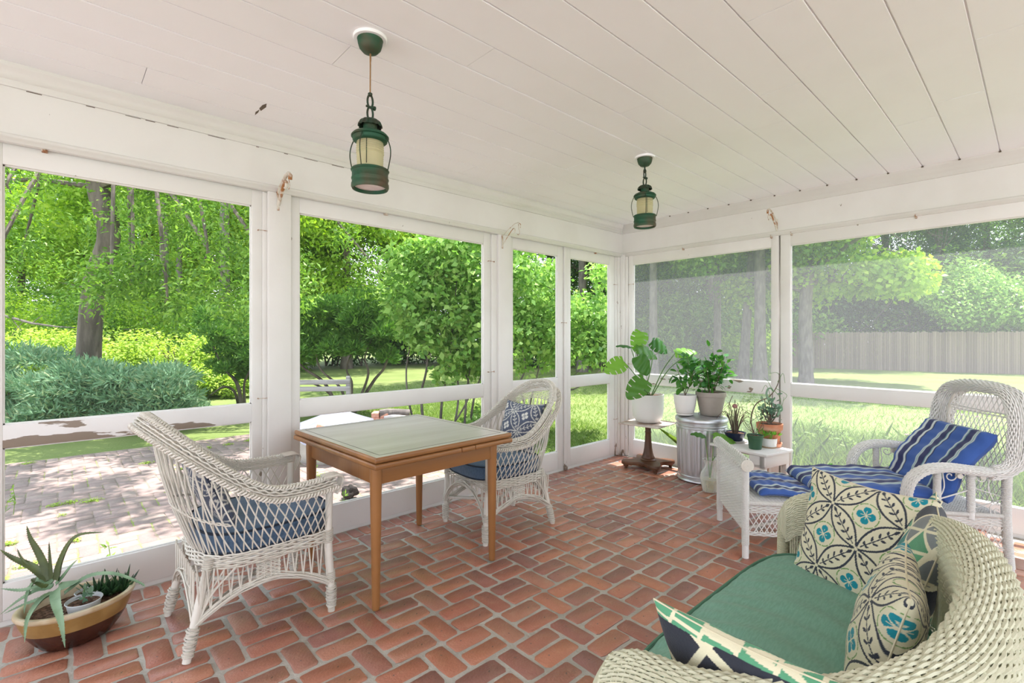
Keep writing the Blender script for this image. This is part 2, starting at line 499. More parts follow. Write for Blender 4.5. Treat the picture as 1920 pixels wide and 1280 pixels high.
# ---- screen windows: frames of stiles and rails, insect screen, hook latches
def screen_mat(name, dif, tra, f0, f1, mixf):
    m = bpy.data.materials.new(name); m.use_nodes = True
    n, l = m.node_tree.nodes, m.node_tree.links
    n.clear()
    o = n.new('ShaderNodeOutputMaterial'); t = n.new('ShaderNodeBsdfTransparent'); d = n.new('ShaderNodeBsdfDiffuse'); tr = n.new('ShaderNodeBsdfTranslucent')
    d.inputs[0].default_value = (*dif, 1); tr.inputs[0].default_value = (*tra, 1)
    m1 = n.new('ShaderNodeMixShader'); m1.inputs[0].default_value = mixf
    m2 = n.new('ShaderNodeMixShader')
    l.new(d.outputs[0], m1.inputs[1]); l.new(tr.outputs[0], m1.inputs[2])
    nz = n.new('ShaderNodeTexNoise'); nz.inputs['Scale'].default_value = 420; nz.inputs['Detail'].default_value = 2
    tc = n.new('ShaderNodeTexCoord'); l.new(tc.outputs['Object'], nz.inputs['Vector'])
    mr = n.new('ShaderNodeMapRange'); mr.inputs['From Min'].default_value = .3; mr.inputs['From Max'].default_value = .7
    mr.inputs['To Min'].default_value = f0; mr.inputs['To Max'].default_value = f1
    l.new(nz.outputs['Fac'], mr.inputs['Value']); l.new(mr.outputs[0], m2.inputs[0])
    l.new(t.outputs[0], m2.inputs[1]); l.new(m1.outputs[0], m2.inputs[2]); l.new(m2.outputs[0], o.inputs['Surface'])
    return m
SCREEN_L = screen_mat('no_haze_insect_screen', (.10, .10, .10), (.2, .2, .2), .05, .12, .5)  # same mesh as the right screens, darker because no sun hazes it
SCREEN_R = screen_mat('sun_haze_insect_screen', (.12, .12, .13), (.95, .90, .98), .13, .22, .9)  # sunlit haze put into a denser, pale violet translucent tint
RUST = mat('rusty_iron', (.33, .14, .06), .8, c2=(.62, .55, .46), scale=40, lo=.42, hi=.58, bump=.4, bscale=120)

def hook_latch(parent, p, axis):
    """small hook and eye; axis 0: bar along x, axis 1: bar along y"""
    x, y, z = p
    e = Vector((1, 0, 0)) if axis == 0 else Vector((0, -1, 0))
    nrm = Vector((0, -1, 0)) if axis == 0 else Vector((-1, 0, 0))
    P = Vector(p); b = MB()
    b.tube([P, P + nrm * .018], .0035, 6)
    b.tube([P + nrm * .018, P + nrm * .02 + e * .012, P + nrm * .016 + e * .05, P + nrm * .016 + e * .062, P + nrm * .004 + e * .064], .0022, 6)
    b.tube([P + e * .064 + nrm * (.008 + .006 * cos(a)) + Vector((0, 0, .006 * sin(a))) for a in np.linspace(0, 2 * pi, 9)[:-1]], .0018, 5, closed=True)
    return b.build('hook_latch', RUST, parent)

def screen_window(idx, axis, a0, a1, o0, o1, plane, zt=2.073, r0=.795, r1=.900, zb=.187, thick=.034, pm=None, label=None):
    """frame a0..a1 outside, opening o0..o1; axis 0 = left wall (along x), axis 1 = right wall (along y)"""
    root = tag(empty('window_%d' % idx, (0, 0, 0)), label, kind='structure')
    def bx(nm, u0, u1, z0, z1, m=PAINT, c=.003, d0=0.0, d1=thick):
        b = MB()
        if axis == 0: b.cbox((u0, plane + d0, z0), (u1, plane + d1, z1), c)
        else: b.cbox((plane + d0, u0, z0), (plane + d1, u1, z1), c)
        return b.build(nm, m, root)
    bx('stile', a0, o0, .018, 2.185); bx('stile', o1, a1, .018, 2.185)
    bx('top_rail', o0 - .001, o1 + .001, zt, 2.185)
    bx('middle_rail', o0 - .001, o1 + .001, r0, r1, pm or PAINT)
    bx('bottom_rail', o0 - .001, o1 + .001, .018, zb)
    for (za, zc, nm) in ((zb, r0, 'screen'), (r1, zt, 'screen')):
        V = [(o0, plane + .027, za), (o1, plane + .027, za), (o1, plane + .027, zc), (o0, plane + .027, zc)] if axis == 0 else \
            [(plane + .027, o0, za), (plane + .027, o1, za), (plane + .027, o1, zc), (plane + .027, o0, zc)]
        b = MB(); b.add(V, [(0, 1, 2, 3)]); b.build(nm, SCREEN_L if axis == 0 else SCREEN_R, root, smooth=False)
        b = MB()          # thin screen bead round the opening
        for (p, q, s, t) in ((o0, o0 + .006, za, zc), (o1 - .006, o1, za, zc), (o0, o1, za, za + .006), (o0, o1, zc - .006, zc)):
            if axis == 0: b.box((p, plane + .012, s), (q, plane + .026, t))
            else: b.box((plane + .012, p, s), (plane + .026, q, t))
        b.build('screen_bead', PAINT, root, smooth=False)
    return root

w1 = screen_window(1, 0, -.248, .903, -.176, .847, YL, pm=PEEL_R, label='screen window at the left end of the left wall')
w2 = screen_window(2, 0, 1.068, 2.682, 1.122, 2.618, YL, label='wide screen window behind the wooden table')
w3 = screen_window(3, 0, 2.907, 3.617, 2.952, 3.540, YL, label='narrow screen panel behind the far wicker armchair')
w4 = screen_window(4, 0, 3.662, 4.460, 3.729, 4.371, YL, label='narrow screen panel next to the corner of the porch')
w5 = screen_window(5, 1, 1.551, 3.066, 1.611, 3.010, XR, pm=PEEL, label='screen window behind the plants')
w6 = screen_window(6, 1, -.13, 1.538, -.06, 1.459, XR, label='wide screen window behind the chaise')
w7 = screen_window(7, 1, -1.5, -.33, -1.44, -.40, XR)
w8 = screen_window(8, 0, -1.5, -.42, -1.44, -.49, YL)
w10 = screen_window(10, 1, -3.28, -1.64, -3.20, -1.72, XR)
post('trim_15', 4.575, -1.64, 4.66, -1.50)
w9 = screen_window(9, 0, -3.16, -1.66, -3.10, -1.73, YL)
post('trim_14', -1.64, 3.148, -1.50, 3.30)
b = MB(); b.cbox((3.622, YL - .012, .0), (3.657, YL + .03, 2.185), .004); b.cbox((3.618, YL - .022, .0), (3.662, YL - .004, .03), .004)
tag(b.build('trim_12', PEEL_P), 'peeling strip between the two narrow screens', kind='structure')
b = MB(); b.box((XR + .03, 1.538, .02), (XR + .06, 1.551, 2.185)); tag(b.build('trim_13', MORTAR, smooth=False), kind='structure')
for w, x, zs in ((w1, .880, (1.93, .93)), (w2, 2.66, (1.93, 1.0)), (w3, 3.59, (1.43,)), (w4, 4.44, (1.86, 1.0, .40))):
    for z in zs: hook_latch(w, (x, YL, z), 0)
for z in (1.86, 1.0, .40): hook_latch(w5, (XR, 3.06, z), 1)
for w, x in ((w1, -.05), (w2, 1.70), (w4, 4.10)):       # button stops on the ledge
    b = MB(); b.cbox((x, YL - .022, 2.155), (x + .022, YL + .002, 2.175), .003); b.tube([(x + .01, YL - .03, 2.185), (x + .01, YL - .026, 2.165), (x + .018, YL - .03, 2.15)], .003, 6)
    b.build('turn_button', RUST, w)
for w, y in ((w5, 2.42), (w6, .62), (w6, 1.44), (w5, 1.60)):
    b = MB(); b.cbox((XR - .014, y, 2.150), (XR + .002, y + .014, 2.166), .003); b.tube([(XR - .02, y + .01, 2.18), (XR - .018, y + .01, 2.165), (XR - .018, y, 2.15)], .003, 6)
    b.build('turn_button', RUST, w)
# hinge marks at the foot of the right wall frames
for y in (1.63, 1.475):
    b = MB(); b.cbox((XR - .004, y, .05), (XR + .002, y + .03, .15), .001); b.tube([(XR - .006, y + .015, .05), (XR - .006, y + .015, .15)], .005, 8)
    b.build('hinge', RUST, w5 if y > 1.55 else w6)


# small flaws of the old paint: bare flake on a ceiling board, cracks along the cornice, gaps where the boards end
FLAW = mat('bare_wood_flaw', (.13, .10, .075), .9)
b = MB()
def ceil_poly(pts):
    vs = []
    for x, y in pts:
        t = (ZC - .0012 - EYE) * F_PX / (630 - y); q = at(x, y, t); vs.append((q.x, q.y, ZC - .0012))
    b.add(vs, [tuple(range(len(vs)))])
ceil_poly([(500, 194), (499, 201), (489, 208), (486, 203), (492, 197)]); ceil_poly([(487, 205), (484, 211), (478, 216), (479, 210)])
tag(b.build('paint_flake', FLAW, ceiling, smooth=False), kind='stuff')
b = MB()
for k in range(-8, 14):
    y = JY + PITCH * k
    if y < 3.1: b.box((XR - .056, y - .006, ZC - .009), (XR - .047, y + .006, ZC - .001))
tag(b.build('joint_gap', FLAW, ceiling, smooth=False), kind='stuff')
b = MB(); r_ = random.Random(17); x = -.10
while x < 1.7:
    L_ = r_.uniform(.01, .09)
    b.box((x, BY - .0015, 2.4135), (x + L_, BY, 2.4155 + r_.uniform(0, .0015))); x += L_ + r_.uniform(.015, .16)
tag(b.build('paint_crack', FLAW, wall_left, smooth=False), kind='stuff')

# ================================================================== GARDEN
ORD = ['leftmost', 'second from the left', 'third from the left', 'fourth from the left', 'fifth from the left', 'sixth from the left', 'seventh from the left', 'eighth from the left', 'ninth from the left', 'tenth from the left']
def order_labels(objs, word):
    """alike things get their own place in the row, counted from the left of the view"""
    objs = sorted(objs, key=lambda o: proj(o.location)[0] if proj(o.location) else -1e9)
    for i, o in enumerate(objs):
        o['label'] = '%s, %s' % (word, ORD[i] if i < len(objs) - 1 or len(objs) < 3 else 'rightmost')
GZ = -.15
def leafmat(name, cols, trans=.35, rough=.5, c2=None):
    return mat(name, cols[0], rough, rnd=cols, trans=trans, spec=.35)
L_BRIGHT = leafmat('bright_leaf', [(.18,.33,.03),(.30,.47,.05),(.40,.56,.07),(.24,.40,.04),(.50,.62,.10)], .42)
L_MID = leafmat('green_leaf', [(.09,.20,.03),(.15,.29,.045),(.22,.38,.06),(.30,.46,.08)], .4)
L_DARK = leafmat('conifer_green', [(.035,.085,.03),(.055,.12,.035),(.08,.16,.045),(.05,.10,.04)], .2, .6)
L_JUN = leafmat('juniper_green', [(.15,.28,.16),(.21,.36,.21),(.28,.44,.26),(.17,.31,.18),(.42,.48,.26)], .2, .6)
L_YEW = leafmat('yew_green', [(.07,.18,.035),(.12,.26,.045),(.18,.35,.06),(.09,.20,.04)], .25, .55)
L_LILAC = leafmat('glossy_leaf', [(.14,.28,.06),(.21,.39,.08),(.30,.48,.11),(.40,.55,.17)], .35, .28)
L_COVER = leafmat('ground_cover_leaf', [(.28,.42,.06),(.37,.50,.08),(.46,.58,.12),(.23,.36,.055)], .4)
L_GRASS = leafmat('grass_blade', [(.15,.26,.045),(.22,.33,.07),(.13,.22,.045),(.28,.36,.10),(.19,.29,.07)], .35, .6)
BARK = mat('bark', (.11,.088,.072), .9, c2=(.20,.16,.135), scale=9, stretch=(1, 1, .25), bump=1.0, bscale=26)
BARK_L = mat('pale_bark', (.20,.17,.15), .9, c2=(.13,.11,.10), scale=12, stretch=(1, 1, .3), bump=.7, bscale=30)

def leaf_cloud(blobs, n, size, aspect=.45, seed=1, shell=.55, outward=.5, up=.35, fold=0.0, droop=0.0):
    """array of small leaves filling ellipsoid blobs [(centre, radii)]"""
    r = np.random.RandomState(seed)
    C = np.array([b_[0] for b_ in blobs], float); R = np.array([(b_[1],) * 3 if np.isscalar(b_[1]) else b_[1] for b_ in blobs], float)
    w = (R[:, 0] * R[:, 2]); w /= w.sum()
    idx = r.choice(len(blobs), n, p=w)
    d = r.normal(size=(n, 3)); d /= np.linalg.norm(d, axis=1)[:, None]
    rad = 1 - shell * r.rand(n) ** 1.5
    P = C[idx] + d * R[idx] * rad[:, None]
    nrm = outward * d + r.normal(size=(n, 3)) * .55 + np.array((0, 0, up))
    nrm /= np.linalg.norm(nrm, axis=1)[:, None]
    ax = r.normal(size=(n, 3)) + d * .6 + np.array((0, 0, -droop))
    ax -= nrm * (ax * nrm).sum(1)[:, None]; ax /= np.linalg.norm(ax, axis=1)[:, None]
    sd = np.cross(nrm, ax)
    s = size * (.65 + .7 * r.rand(n))[:, None]
    V = np.empty((n, 4, 3))
    V[:, 0] = P; V[:, 2] = P + ax * s
    V[:, 1] = P + ax * s * .45 + sd * s * aspect * .5 + nrm * s * fold
    V[:, 3] = P + ax * s * .45 - sd * s * aspect * .5 + nrm * s * fold
    return V.reshape(-1, 3), np.arange(n * 4).reshape(-1, 4)

def sub_blobs(c, R, k, br, seed, squash=.75):
    r = np.random.RandomState(seed); out = []
    for i in range(k):
        d = r.normal(size=3); d /= np.linalg.norm(d)
        q = np.array(c) + d * np.array(R) * (r.rand() ** .45) * .92
        s = br * r.uniform(.6, 1.25)
        out.append((tuple(q), (s, s, s * squash)))
    return out

def trunk_mb(pts, r0, r1, n=10, flare=1.35, wob=.04, seed=0):
    b = MB(); P = catmull(pts, max(12, len(pts) * 5)); r = np.random.RandomState(seed)
    m = len(P); R = np.linspace(r0, r1, m) * (1 + wob * r.normal(size=m)); R[0] *= flare; R[1] *= 1 + (flare - 1) * .4
    b.tube(P, R, n); return b

def branches(b, base, k, length, r0, seed, up=.6, spread=1.0, seg=6, sub=2):
    r = np.random.RandomState(seed)
    for i in range(k):
        p0 = base(r.rand()); a = r.rand() * 2 * pi
        d = np.array((cos(a) * spread, sin(a) * spread, up * r.uniform(.5, 1.3))); d /= np.linalg.norm(d)
        L = length * r.uniform(.6, 1.2); P = [np.array(p0, float)]
        for s in range(seg):
            d = d + r.normal(size=3) * .18; d /= np.linalg.norm(d); P.append(P[-1] + d * L / seg)
        b.tube(P, np.linspace(r0, r0 * .25, len(P)), 5)
        for q in range(sub):
            k0 = r.randint(2, seg); dd = d + r.normal(size=3) * .6; dd /= np.linalg.norm(dd)
            b.tube([P[k0], P[k0] + dd * L * .2, P[k0] + dd * L * .4 + r.normal(size=3) * .05], np.linspace(r0 * .45, r0 * .12, 3), 4)

# ground: lawn, and the brick patio set into it
def flat(name, x0, y0, x1, y1, z0, z1, m, hole=None, **k):
    b = MB(); b.box((x0, y0, z0), (x1, y1, z1)); return tag(b.build(name, m, smooth=False), kind='structure', **k)
lawn = flat('lawn', -60, -60, 90, 110, GZ - .3, GZ, LAWN, label='sunlit green lawn with tree shade')
BOUNCE_GROUND = mat('pale_bounce_ground', (.60,.58,.55), .95, c2=(.52,.50,.47), scale=20, bump=.5, bscale=60)  # unseen pale ground, added to bounce neutral light onto the ceiling
flat('bounce_ground_back', -22, -22, XR + .12, Y0 - .02, GZ - .02, GZ + .01, BOUNCE_GROUND, label='added pale ground behind the porch, unseen, bouncing light in')
flat('bounce_ground_left', -22, Y0 - .02, X0 - .02, 6, GZ - .02, GZ + .008, BOUNCE_GROUND, label='added pale ground left of the porch, unseen, bouncing light in')
patio = flat('patio', -3.15, 3.30, 3.55, 7.9, GZ - .02, GZ + .018, SAND, label='weathered brick patio with weeds in its joints')
rp = random.Random(21)
pl = half_basket(-2.9, 3.5, 3.36, 7.85, .9, 3.9, L=.2)
pave(patio, pl, .205, .101, .035, PAVER, 'paver', 'paver_field', GZ + .024, rp)
# grass blades of the nearer lawn, weeds on the patio
def blades(n, area, h, w, seed, lean=.35, keep=None):
    r = np.random.RandomState(seed)
    x = r.uniform(area[0], area[1], n); y = r.uniform(area[2], area[3], n)
    if keep is not None:
        k = keep(x, y, r); x, y = x[k], y[k]; n = len(x)
    a = r.rand(n) * 2 * pi; H = h * (.5 + r.rand(n)); W = w * (.7 + .6 * r.rand(n))
    P = np.stack([x, y, np.full(n, GZ)], 1)
    sd = np.stack([np.cos(a), np.sin(a), np.zeros(n)], 1) * W[:, None]
    ln = np.stack([r.normal(size=n) * lean, r.normal(size=n) * lean, np.ones(n)], 1) * H[:, None]
    V = np.empty((n, 5, 3)); V[:, 0] = P - sd / 2; V[:, 1] = P + sd / 2
    V[:, 2] = P + sd * .4 + ln * .55; V[:, 4] = P - sd * .4 + ln * .55; V[:, 3] = P + ln + ln * np.array((.5, .5, -.06))
    return V.reshape(-1, 3), np.arange(n * 5).reshape(-1, 5)
def dist_keep(k):
    return lambda x, y, r: r.rand(len(x)) < np.minimum(1, (k / np.hypot(x, y)) ** 2)
V1, F1 = blades(90000, (4.75, 15, -3, 13), .055, .010, 5, .5, lambda x, y, r: (r.rand(len(x)) < np.minimum(1, (6.5 / np.hypot(x, y)) ** 2)) & ~((x < 3.6) & (y < 7.9)))
tag(link('grass', npmesh('grass', V1, F1, L_GRASS)), 'short mown grass blades of the near lawn', 'grass', kind='stuff')
V1, F1 = blades(16000, (3.56, 6.5, 3.35, 9.5), .06, .010, 6, .5)
tag(link('grass', npmesh('grass', V1, F1, L_GRASS)), 'grass at the edge of the brick patio', 'grass', kind='stuff')
V1, F1 = blades(30000, (4.80, 6.4, -3.2, 2.35), .42, .0075, 8, .25)
V2, F2 = blades(7000, (4.80, 5.6, 2.2, 3.1), .26, .0075, 9, .25)
tag(link('tall_grass', npmesh('tall_grass', np.concatenate([V1, V2]), np.concatenate([F1, F2 + len(V1)]), L_GRASS)), 'tall weeds and grass growing against the right screens', 'grass', kind='stuff')
V1, F1 = leaf_cloud([((rp.uniform(4.9, 6.2), rp.uniform(-1.2, 2.9), GZ + rp.uniform(.05, .45)), (.10, .10, .12)) for _ in range(60)], 5200, .05, .4, 11)
tag(link('weed_leaves', npmesh('weed_leaves', V1, F1, L_GRASS)), 'broad leaved weeds among the tall grass by the right screens', 'weeds', kind='stuff')
# patio weeds: low green and yellow tufts
wb = []
for _ in range(150):
    x, y = rp.uniform(-1.6, 3.4), rp.uniform(3.4, 7.8)
    if rp.random() < .35 + .4 * (y < 5.2): wb.append(((x, y, GZ + .03), (rp.uniform(.02, .09), rp.uniform(.02, .06), .018)))
V1, F1 = leaf_cloud(wb, 9000, .018, .5, 13, shell=.9, up=1.2)
tag(link('patio_weeds', npmesh('patio_weeds', V1, F1, L_COVER)), 'low yellow green weeds in the joints of the brick patio', 'weeds', kind='stuff')
spr = random.Random(5)
for (px, py) in ((590, 905), (712, 905), (985, 400), (25, 965), (205, 1100), (645, 980)):
    if py < 700: continue
    p = on_z(px, py, GZ + .02); b = MB()
    H = spr.uniform(.16, .26)
    b.tube([p, p + Vector((.01, 0, H * .5)), p + Vector((-.005, .01, H))], .002, 5)
    r_ = t_ = thing('weed_seedling', None, 'weed')
    t_.location = p
    b2 = MB(); b2.tube([(0, 0, 0), (.01, 0, H * .5), (-.005, .01, H)], .002, 5); b2.build('stem', L_MID, t_)
    V, F = leaf_cloud([((0, 0, H * (.3 + .15 * k)), (.018, .018, .01)) for k in range(5)], 26, .04, .3, int(px), up=.8)
    link('foliage', npmesh('foliage', V, F, L_MID), t_)
    t_['label'] = {590: 'thin weed stem on the patio seen under the table, left of the middle', 712: 'thin weed stem on the patio seen between the table legs, right one',
                   25: 'thin weed at the left edge behind the long aloe leaves', 205: 'small leafy weed outside the sill above the oval planter', 645: 'thin weed on the patio beside the near armchair arm'}[px]

# ---- background woodland
def tree(name, label, x, y, H, R, mats, nleaf, lsize, seed, trunk=.22, bark=BARK, base=.3, k=34, aspect=.5, lean=(0, 0), group=None, me_share=None, cat='tree', squash=1.0):
    t = thing(name, label, cat, (x, y, GZ), group=group)
    tk = trunk_mb([(0, 0, -.05), (lean[0] * .3, lean[1] * .3, H * .3), (lean[0] * .7, lean[1] * .7, H * .6), (lean[0], lean[1], H * .92)], trunk, trunk * .3, seed=seed)
    branches(tk, lambda q: (lean[0] * .5, lean[1] * .5, H * (base + .1 + q * .5)), 9, R * .8, trunk * .3, seed + 1)
    tk.build('trunk', bark, t)
    if me_share is None:
        c = (lean[0] * .7, lean[1] * .7, H * (base + (1 - base) / 2)); rr = (R, R, H * (1 - base) / 2 * squash)
        bl = sub_blobs(c, rr, k, R * .33, seed)
        V, F = leaf_cloud(bl, nleaf, lsize, aspect, seed, shell=.7, fold=.12)
        me_share = npmesh('foliage', V, F, mats)
    f = link('foliage', me_share, t)
    return t, me_share

rt = random.Random(99)
share = {}
def put_tree(kind, px, dep, H, R, label, seed, base=.12, lean=(0, 0), trunk=.22, group=None):
    p = at(px, 630, dep)
    mats = {'b': L_BRIGHT, 'm': L_MID, 'd': L_DARK}[kind]
    key = (kind, round(H), seed % 2)
    t, me = tree({'b': 'broadleaf_tree', 'm': 'woodland_tree', 'd': 'conifer'}[kind], label, p.x, p.y, H, R, mats,
                 {'b': 30000, 'm': 30000, 'd': 36000}[kind], {'b': .18, 'm': .18, 'd': .17}[kind], seed, trunk, base=base, lean=lean,
                 aspect={'b': .6, 'm': .55, 'd': .3}[kind], me_share=share.get(key), group=group, bark=BARK)
    share[key] = me
    t.rotation_euler[2] = rt.uniform(0, 6.28)
    return t
G_F = 'woodland trees beyond the garden'
far = [  # kind, px, depth, height, radius, seed
 ('b', -150, 22, 13, 4.2, 2), ('m', 40, 27, 15, 4.6, 3), ('b', 150, 24, 13, 4.2, 4), ('b', 270, 21, 13, 4.2, 5), ('b', 375, 25, 15, 4.5, 6), ('b', 470, 28, 15, 4.5, 7),
 ('b', 560, 23, 13, 4.2, 8), ('b', 650, 22, 13, 4.2, 9), ('m', 735, 27, 15, 4.6, 10), ('b', 800, 31, 15, 4.5, 12), ('d', 870, 28, 16, 4.4, 11),
 ('d', 950, 26, 16, 4.4, 12), ('d', 1030, 30, 18, 4.8, 13), ('d', 1120, 24, 16, 4.4, 14), ('m', 1185, 27, 15, 4.6, 15), ('m', 1250, 27, 15, 4.6, 17), ('m', 1330, 23, 13, 3.8, 16),
 ('m', 1405, 28, 15, 4.6, 19), ('m', 1480, 24, 15, 4.6, 18), ('d', 1560, 25, 16, 4.4, 20), ('d', 1660, 26, 18, 4.8, 21), ('d', 1760, 24, 16, 4.4, 22),
 ('m', 1850, 27, 15, 4.6, 23), ('d', 1950, 25, 18, 4.8, 24), ('d', 2080, 24, 16, 4.4, 26)]
words = {'b': 'bright green broadleaf tree', 'm': 'mid green broadleaf tree', 'd': 'dark conifer'}
for i, (k_, px, dep, H, R, sd) in enumerate(far):
    side = 'seen through the left window' if px < 500 else 'seen above the wooden table' if px < 930 else 'seen through the narrow corner panels' if px < 1180 else \
           'seen above the potted plants' if px < 1460 else 'seen above the reed fence'
    put_tree(k_, px, dep, H, R, 'tall %s in the woodland, %s' % (words[k_], side), sd, group='%s %s' % (words[k_] + 's', side))
_g = {}
for o in list(COL.objects):
    if o.type == 'EMPTY' and o.get('group') and ' seen ' in o['group']: _g.setdefault(o['group'], []).append(o)
for g_, os_ in _g.items():
    if len(os_) > 1: order_labels(os_, 'tall ' + g_.replace('trees', 'tree').replace('conifers', 'conifer'))
# undergrowth masses that close the view at eye level
def bush(name, label, px, dep, w, h, m, n, ls, seed, cat='shrub', aspect=.5, depth=None, group=None, z=0.0, up=.4, k=14, fold=.1, cover=.55):
    p = at(px, 630, dep); t = thing(name, label, cat, (p.x, p.y, GZ), YAW - pi / 2, group)
    bl = sub_blobs((0, 0, h * .5 + z), (w / 2, (depth or w * .6) / 2, h * .45), k, min(w, h) * .34, seed)
    V, F = leaf_cloud(bl, n, ls, aspect, seed, shell=.6, up=up, fold=fold)
    V[:, 2] = np.maximum(V[:, 2], .02)
    link('foliage', npmesh('foliage', V, F, m), t)
    b = MB()
    branches(b, lambda q: ((q - .5) * w * .4, 0, 0), 8, h * .8, .02 + h * .008, seed, up=1.6)
    b.build('stems', BARK, t)
    return t
ug = [(-60,20,L_COVER),(90,20,L_MID),(230,20,L_MID),(380,20,L_MID),(520,21,L_MID),(650,24,L_DARK),(760,26,L_DARK),(850,26,L_DARK),(960,24,L_DARK),(1060,24,L_DARK),(1170,24,L_MID),(1270,22,L_MID),(1360,24,L_BRIGHT),(1450,24,L_MID)]
for i, (px, dep, m) in enumerate(ug):
    bush('undergrowth', 'dense undergrowth at the foot of the trees ' + ('beyond the left windows' if px < 900 else 'beyond the corner of the porch'), px, dep, 5.5, 3.4, m, 6000, .22, 300 + i,
         group='undergrowth ' + ('beyond the left windows' if px < 900 else 'beyond the corner of the porch'))
for i, (px, dep, h) in enumerate(((1470,27,6),(1550,25,5),(1640,26,6.5),(1730,24,5.5),(1830,24,6.5),(1930,23,6),(2030,22,6),(1300,30,6),(1200,31,6),(1080,31,6))):
    bush('evergreen_mass', 'dense dark evergreen ' + ('standing behind the reed fence' if px > 1440 else 'closing the woodland behind the potted plants'), px, dep, 6.0, h, [L_MID, L_DARK][i % 3 == 1], 7000, .24, 340 + i, cat='tree',
         group='evergreens ' + ('behind the reed fence' if px > 1440 else 'behind the potted plants'))
# dappled light on the far lawn comes from the crowns of trees that overhang it
for px, dep, H, R, sd in ((1225, 17, 13, 3.8, 31), (1345, 19, 13, 3.8, 33), (1425, 15.5, 13, 3.8, 35)):
    p = at(px, 630, dep)
    t, me = tree('broadleaf_tree', {1225: 'tree with a straight grey trunk on the lawn behind the monstera leaves', 1345: 'grey trunked tree on the lawn behind the taupe pot plant', 1425: 'tree at the right end of the first right hand screen'}[px],
                 p.x, p.y, H, R, L_MID, 30000, .15, sd, .16 if px < 1400 else .2, BARK_L, base=.15, me_share=share.get('lawn'))
    share['lawn'] = me
p = at(1392, 630, 16.5)
t, me = tree('broadleaf_tree', 'leaning twin trunk tree on the lawn left of the first right hand post', 'x' and p.x, p.y, 12, 3.4, L_MID, 24000, .15, 41, .17, BARK_L, base=.2, lean=(1.2, -.4))
# maple behind the wide right screen
p = at(1511, 630, 15.0)
mp_ = thing('maple_tree', 'maple with a thick flared trunk on the lawn behind the wide right screen', 'tree', (p.x, p.y, GZ))
tb = trunk_mb([(0, 0, -.1), (.02, 0, .5), (.0, .0, 2.6), (.15, -.2, 5), (.2, -.3, 8.5)], .24, .11, 14, 1.6, seed=4)
branches(tb, lambda q: (0, 0, 2.4 + 3 * q), 9, 3.2, .08, 5, up=.25)
tb.build('trunk', BARK_L, mp_)
bl = sub_blobs((0, 0, 6.2), (3.8, 3.8, 3.0), 36, 1.0, 51) + sub_blobs((1.2, -1.6, 3.1), (1.8, 1.8, .8), 10, .7, 52) + sub_blobs((.5, 1.0, 3.4), (1.6, 1.6, .9), 8, .7, 53)
V, F = leaf_cloud(bl, 42000, .15, .75, 54, shell=.75, fold=.1)
link('foliage', npmesh('foliage', V, F, L_BRIGHT), mp_)
bush('flowering_bush', 'pale sunlit bush in the gap of the trees, upper right of the wide screen', 1860, 20, 4.6, 3.4, L_LILAC, 12000, .15, 61, z=1.2)
for px, dep, w, h, n_ in ((1690, 22.5, 3.4, 2.9, 0), (1400, 17, 2.2, 1.9, 1)):
    bush('shrub', ['small bright shrub rising over the reed fence', 'sunlit shrub between the grey trunks behind the taupe pot plant'][n_], px, dep + 3, w, h, L_BRIGHT, 3500, .16, 70 + n_)

# reed fence along the right end of the lawn
A, B = at(1425, 630, 23.5), at(2150, 630, 17.0)
fe = thing('reed_fence', 'long reed fence along the far side of the lawn', 'fence', (A.x, A.y, GZ), atan2(B.y - A.y, B.x - A.x))
Lf = sqrt((B.x - A.x) ** 2 + (B.y - A.y) ** 2)
REED = mat('reed', (.24,.18,.15), .9, rnd=[(.24,.18,.15),(.31,.24,.20),(.19,.14,.12),(.27,.21,.18)], rnd_amt=0)
b = MB(); r_ = random.Random(4)
x = 0.0
while x < Lf:
    w_ = r_.uniform(.05, .09); h_ = 1.62 + r_.uniform(-.03, .03)
    b.box((x, -.02 + r_.uniform(0, .02), 0), (x + w_ * .92, .0 + r_.uniform(0, .02), h_)); x += w_
tag(b.build('reeds', REED, fe, smooth=False), kind='stuff')
for i in range(int(Lf / 2.4) + 1):
    b = MB(); b.box((i * 2.4, .02, 0), (i * 2.4 + .08, .10, 1.66)); b.build('post', BARK, fe, smooth=False)
b = MB(); b.box((0, .012, 1.35), (Lf, .03, 1.42)); b.box((0, .012, .35), (Lf, .03, .42)); b.build('rail', BARK, fe, smooth=False)

# ---- nearer planting
# big tree with hanging leafy sprays in the left window
p0 = at(165, 700, 8.6)
big = thing('shade_tree', 'big tree with a crooked dark trunk and drooping leafy branches in the left window', 'tree', (p0.x, p0.y, GZ))
def lc(px, py, dep): return at(px, py, dep) - Vector((p0.x, p0.y, GZ))
tp = [lc(165, 800, 8.6), lc(166, 690, 8.6), lc(170, 600, 8.6), lc(180, 520, 8.6), lc(203, 455, 8.6), lc(200, 405, 8.6), lc(186, 350, 8.6), lc(184, 250, 8.5), lc(200, 100, 8.4), lc(230, -80, 8.3)]
tb = MB(); P = catmull(tp, 60); R = np.interp(np.linspace(0, 1, 60), [0, .1, .3, .5, .6, .8, 1], [.23, .18, .165, .165, .18, .165, .13]); tb.tube(P, R, 16)
rb_ = np.random.RandomState(12)
tips = []
for i in range(34):
    s0 = tp[rb_.randint(6, 10)]; 
    tx, ty, td = rb_.uniform(-250, 780), rb_.uniform(250, 520), rb_.uniform(6.2, 9.5)
    e = np.array(lc(tx, ty, td)); s0 = np.array(s0)
    mid = (s0 + e) / 2 + np.array((0, 0, rb_.uniform(.5, 1.2)))
    Q = catmull([s0, mid, e, e + np.array((0, 0, -rb_.uniform(.2, .6)))], 14)
    tb.tube(Q, np.linspace(.05, .006, 14), 5)
    tips += [Q[k] for k in range(5, 14)]
tb.build('trunk', BARK, big)
bl = []
